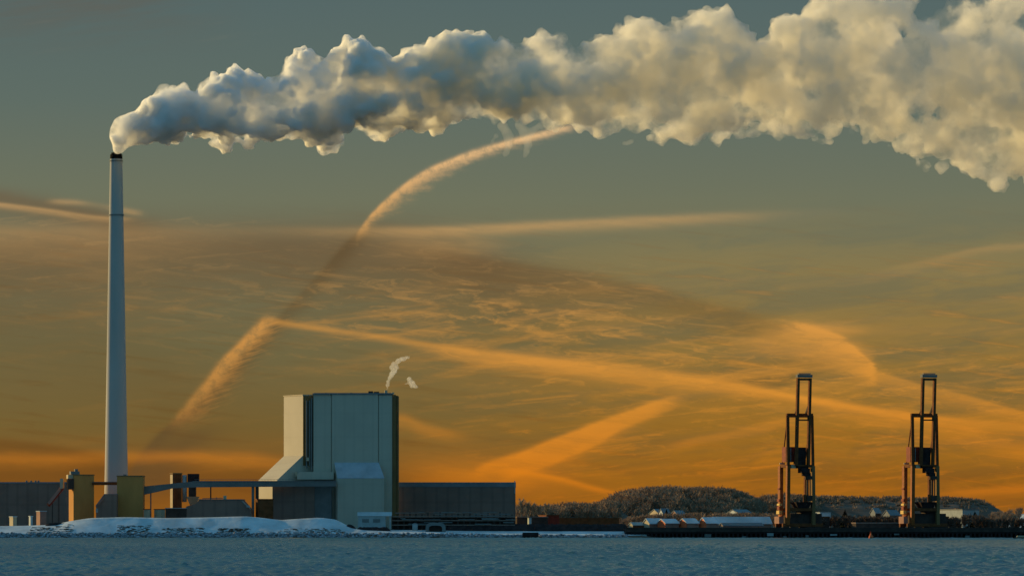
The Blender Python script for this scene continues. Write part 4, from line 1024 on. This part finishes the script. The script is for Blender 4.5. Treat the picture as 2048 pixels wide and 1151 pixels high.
# ------------------------------------------------------------------ smoke
def volume_mat(name, dens, col, g):
    m = bpy.data.materials.new(name); m.use_nodes = True; nt = m.node_tree; nt.nodes.clear()
    out = nt.nodes.new('ShaderNodeOutputMaterial'); v = nt.nodes.new('ShaderNodeVolumePrincipled')
    v.inputs['Color'].default_value = (*col, 1); v.inputs['Density'].default_value = dens; v.inputs['Anisotropy'].default_value = g
    nt.links.new(v.outputs[0], out.inputs['Volume'])
    m.cycles.homogeneous_volume = True
    return m
def cloud_mesh(name, balls, voxel, puffs, mat, org, amp=None):
    """union of balls, then cauliflower relief in octaves"""
    bm = bmesh.new()
    for c, r, sq in balls:
        M = Matrix.Translation(c-org) @ Matrix.Diagonal((r*sq[0], r*sq[1], r*sq[2], 1))
        bmesh.ops.create_icosphere(bm, subdivisions=2, radius=1, matrix=M)
    me = bpy.data.meshes.new(name); bm.to_mesh(me); bm.free()
    o = bpy.data.objects.new(name, me); COL.objects.link(o); o.location = org
    md = o.modifiers.new('remesh', 'REMESH'); md.mode = 'VOXEL'; md.voxel_size = voxel
    dg = bpy.context.evaluated_depsgraph_get(); ev = o.evaluated_get(dg)
    me2 = bpy.data.meshes.new_from_object(ev)
    o.modifiers.clear(); o.data = me2
    def relief(me2, step, sm):
        bm = bmesh.new(); bm.from_mesh(me2)
        for _ in range(sm): bmesh.ops.smooth_vert(bm, verts=bm.verts, factor=.5, use_axis_x=True, use_axis_y=True, use_axis_z=True)
        for s, a in step:
            bm.normal_update(); mv = []
            for v in bm.verts:
                p = v.co/s
                w = noise.noise_vector(p*.8)*.35
                d = noise.voronoi(p+w)[0][0]
                b = .50-d                     # rounded bump in the middle of each cell, crease between
                mv.append(v.normal*(a*b*(1.0+.9*noise.noise(p*.35))*(amp(v.co) if amp else 1.0)))
            for v, q in zip(bm.verts, mv): v.co += q
        bm.to_mesh(me2); bm.free()
    for step, vx, sm in puffs:
        relief(o.data, step, sm)
        md = o.modifiers.new('remesh', 'REMESH'); md.mode = 'VOXEL'; md.voxel_size = vx
        o.data.update()
        me2 = bpy.data.meshes.new_from_object(o.evaluated_get(bpy.context.evaluated_depsgraph_get()))
        o.modifiers.clear(); o.data = me2
    relief(me2, [], 1)
    for p in me2.polygons: p.use_smooth = True
    me2.materials.clear(); me2.materials.append(mat)
    return o
PY = 2500.0
MPP = PY/F
TOP = [(222, 262), (232, 240), (262, 224), (300, 196), (340, 180), (365, 168), (400, 178), (440, 140), (468, 124), (495, 150), (525, 162), (560, 150), (597, 96), (640, 118), (665, 118), (700, 84),
       (735, 78), (775, 96), (800, 118), (840, 88), (880, 76), (935, 56), (975, 84), (1000, 78), (1040, 92), (1095, 58), (1130, 72), (1160, 104), (1185, 80), (1230, 84), (1255, 50), (1285, 36),
       (1320, 46), (1335, 70), (1350, 40), (1400, 26), (1455, 14), (1480, 40), (1500, 88), (1540, 70), (1560, 30), (1590, 24), (1620, 20), (1650, -8), (1720, -20), (1790, -10), (1820, 34), (1850, 54), (1880, 34), (1905, 6), (1960, -6), (2048, -20), (2300, -60)]
BOT = [(222, 290), (240, 302), (272, 303), (330, 292), (400, 288), (480, 296), (560, 276), (610, 290), (690, 284), (740, 262), (800, 268), (870, 256), (935, 238), (1000, 240), (1060, 244), (1140, 244), (1195, 262), (1250, 244), (1330, 270), (1380, 262),
       (1470, 272), (1540, 256), (1590, 264), (1650, 280), (1715, 250), (1760, 280), (1860, 340), (1910, 326), (1960, 336), (2020, 366), (2048, 362), (2300, 430)]
def build_plume():
    rnd = random.Random(11)
    balls = []
    def B(px, py, r, dy=0, sq=(1, 1, 1)):
        p = P(px, py, PY); p.y += dy*MPP
        balls.append((p, r*MPP, sq))
    B(234, 304, 9.5); B(235, 297, 11); B(239, 288, 15); B(246, 276, 20); B(256, 268, 24)
    # a narrow neck at the mouth
    for px, py, r in ((468, 134, 14), (455, 146, 16), (482, 148, 15), (597, 106, 14), (585, 122, 16), (612, 118, 14), (574, 136, 13), (700, 94, 13), (716, 88, 11), (760, 87, 8), (735, 102, 16), (688, 106, 9), (356, 176, 10), (345, 184, 12), (420, 156, 12),
                      (840, 98, 15), (870, 86, 14), (900, 78, 14), (935, 69, 14), (950, 84, 14), (1000, 84, 11), (1010, 98, 14), (1095, 73, 18), (1080, 86, 18), (1115, 86, 18), (1190, 90, 12), (1285, 54, 20), (1300, 62, 24), (1265, 72, 18),
                      (1355, 54, 18), (1400, 44, 22), (1450, 30, 15), (1438, 52, 24), (1462, 62, 20), (1575, 46, 18), (1600, 48, 20), (800, 128, 12), (1235, 95, 12)):
        B(px, py, r*1.05, rnd.uniform(-6, 14))
    x = 236.0
    while x < 2290:
        t, b = lerp_pts(TOP, x), lerp_pts(BOT, x)
        h = b-t; cy = (t+b)/2
        hole = (x-1872)**2+(0)**2
        # core
        for k in range(3):
            r = h*rnd.uniform(.17, .28)
            py = rnd.uniform(t+r*1.25, b-r*1.4) if h > 2.6*r else cy
            if (x-1870)**2+((py-240)*1.1)**2 < (r+20)**2 and x > 1700: continue
            B(x+rnd.uniform(-8, 8), py, r, rnd.uniform(-.28, .28)*h, (1, .75 if x > 1300 else 1, 1))
        # lumps hugging the top and bottom outline
        for k in range(3):
            xx = x+rnd.uniform(-10, 10); r = rnd.uniform(.05, .13)*h+3; tt = max(lerp_pts(TOP, xx), min(lerp_pts(TOP, xx-r*.7), lerp_pts(TOP, xx+r*.7)))
            B(xx, tt+r*1.06, r, rnd.uniform(-.18, .18)*h)
        for k in range(2):
            xx = x+rnd.uniform(-10, 10); bb = lerp_pts(BOT, xx)-(14 if xx < 1000 else 4); r = min(20+max(0, min(6, (xx-1500)*.03)), rnd.uniform(.05, .12)*h+4)
            B(xx, bb-r*1.02, r, rnd.uniform(-.2, .2)*h, (1.35, 1.2, .9)); B(xx, bb-r*2.3, r*1.3, rnd.uniform(-.2, .2)*h)
        # ragged tufts under the belly, on the sunny far side
        if x > 330:
            for k in range(4):
                xx = x+rnd.uniform(-14, 14); bb = lerp_pts(BOT, xx)-(9 if xx < 1000 else 0); r = min(10, rnd.uniform(.035, .06)*h+3)
                B(xx, bb-r*rnd.uniform(.2, 1.4), r, rnd.uniform(.16, .5)*h, (1.7, 1.0, .8))
        x += max(8, h*.10)
    return balls
org = P(1250, 180, PY)
def plume_mat():
    m = volume_mat('smoke', .16, (.995, .985, .95), .4); m.cycles.homogeneous_volume = False; nt = m.node_tree
    v = [n for n in nt.nodes if n.type == 'PRINCIPLED_VOLUME'][0]
    geo = nt.nodes.new('ShaderNodeNewGeometry'); sp = nt.nodes.new('ShaderNodeSeparateXYZ'); nt.links.new(geo.outputs['Position'], sp.inputs[0])
    n1 = noise_tex(nt, geo.outputs['Position'], .045, 4, .62)
    px = N(nt, sp.outputs[0])
    d = ramp_map(px, xr(480, PY), xr(1250, PY), .50, .09)*ramp_map(px, xr(1350, PY), xr(1950, PY), 1.0, .62)
    n2 = noise_tex(nt, geo.outputs['Position'], .13, 3, .6)
    d = d*ramp_map(n2, .40, .58, .45, 1.5)
    d = d*ramp_map(n1, .42, .56, .12, 1.8)
    nt.links.new(mix_col(nt, ramp_map(px, xr(500, PY), xr(1300, PY)), (.992, .988, .975), (.997, .972, .905)), v.inputs['Color'])
    nt.links.new(d.s, v.inputs['Density'])
    return m
SC.cycles.volume_step_rate = .12
VM = plume_mat()
pl = cloud_mesh('smoke_plume', build_plume(), 1.6, [([(24, 11.0)], 1.6, 1), ([(10, 8.0)], 1.25, 0), ([(4.8, 4.6)], .95, 0)], VM, org, lambda c: min(1.0, .12+(c.x+org.x-xr(222, PY))/36.0))
tag(pl, 'long billowing white and tan smoke plume drifting from the top of the tall chimney', 'smoke')
print('plume faces', len(pl.data.polygons))

# ------------------------------------------------------------------ steam over the boiler house
def build_steam():
    def B(px, py, r, sq=(1, 1, 1), dy=0):
        p = P(px, py, 2508.0); p.y += dy; return (p, r*2508.0/F, sq)
    b = [B(774, 778, 4), B(775, 770, 4.5), B(776, 763, 5), B(779, 755, 5), B(784, 748, 6.5), B(788, 741, 7), B(783, 734, 5), B(793, 735, 6), B(787, 727, 5), B(796, 722, 6), B(805, 718, 6, (1.4, 1, .8)), B(814, 715, 5, (1.5, 1, .7)), B(790, 733, 5)]
    o = cloud_mesh('steam_wisp', b, .45, [([(2.2, 1.0)], .4, 1), ([(1.0, .5)], .3, 0)], volume_mat('thin_steam', .30, (.99, .985, .97), .5), P(785, 745, 2508.0))
    tag(o, 'small white steam wisp rising from the pipe on the power station roof', 'steam')
    b = [B(818, 758, 6), B(824, 765, 7), B(829, 772, 6, (1.2, 1, .8)), B(812, 767, 3, (1.6, 1, .7)), B(822, 772, 4)]
    o = cloud_mesh('steam_puff', b, .45, [([(2.2, 1.0)], .4, 1), ([(1.0, .5)], .3, 0)], bpy.data.materials['thin_steam'], P(822, 767, 2508.0))
    tag(o, 'detached white steam puff drifting right of the roof wisp', 'steam')
build_steam()

def build_wisps():
    WM = volume_mat('thin_smoke', .045, (.99, .985, .975), .4)
    def B(px, py, r, sq=(1, 1, 1)): return (P(px, py, PY+12), r*MPP, sq)
    for lab, b in (('pale translucent smoke curl hanging below the plume, left one of the pair', [B(1004, 252, 11), B(1012, 262, 11), B(1017, 275, 11), B(1017, 288, 10), B(1014, 300, 9), B(1010, 309, 7), B(992, 272, 7), B(984, 283, 6), B(976, 294, 5)]),
                   ('pale translucent smoke curl hanging below the plume, right one of the pair', [B(1040, 250, 12), B(1048, 262, 12), B(1053, 275, 12), B(1055, 288, 11), B(1053, 300, 9), B(1050, 310, 7), B(1066, 262, 10), B(1080, 252, 10)]),
                   ('tiny detached smoke puff floating below the middle of the plume', [B(1252, 287, 7, (1.3, 1, .8)), B(1262, 283, 7), B(1270, 274, 5, (.8, 1, 1.3)), B(1240, 295, 3.5)])):
        o = cloud_mesh('smoke_wisp', b, .8, [([(3.5, 1.6)], .6, 1)], WM, b[0][0]); tag(o, lab, 'smoke', 'smoke wisps below the plume')
build_wisps()
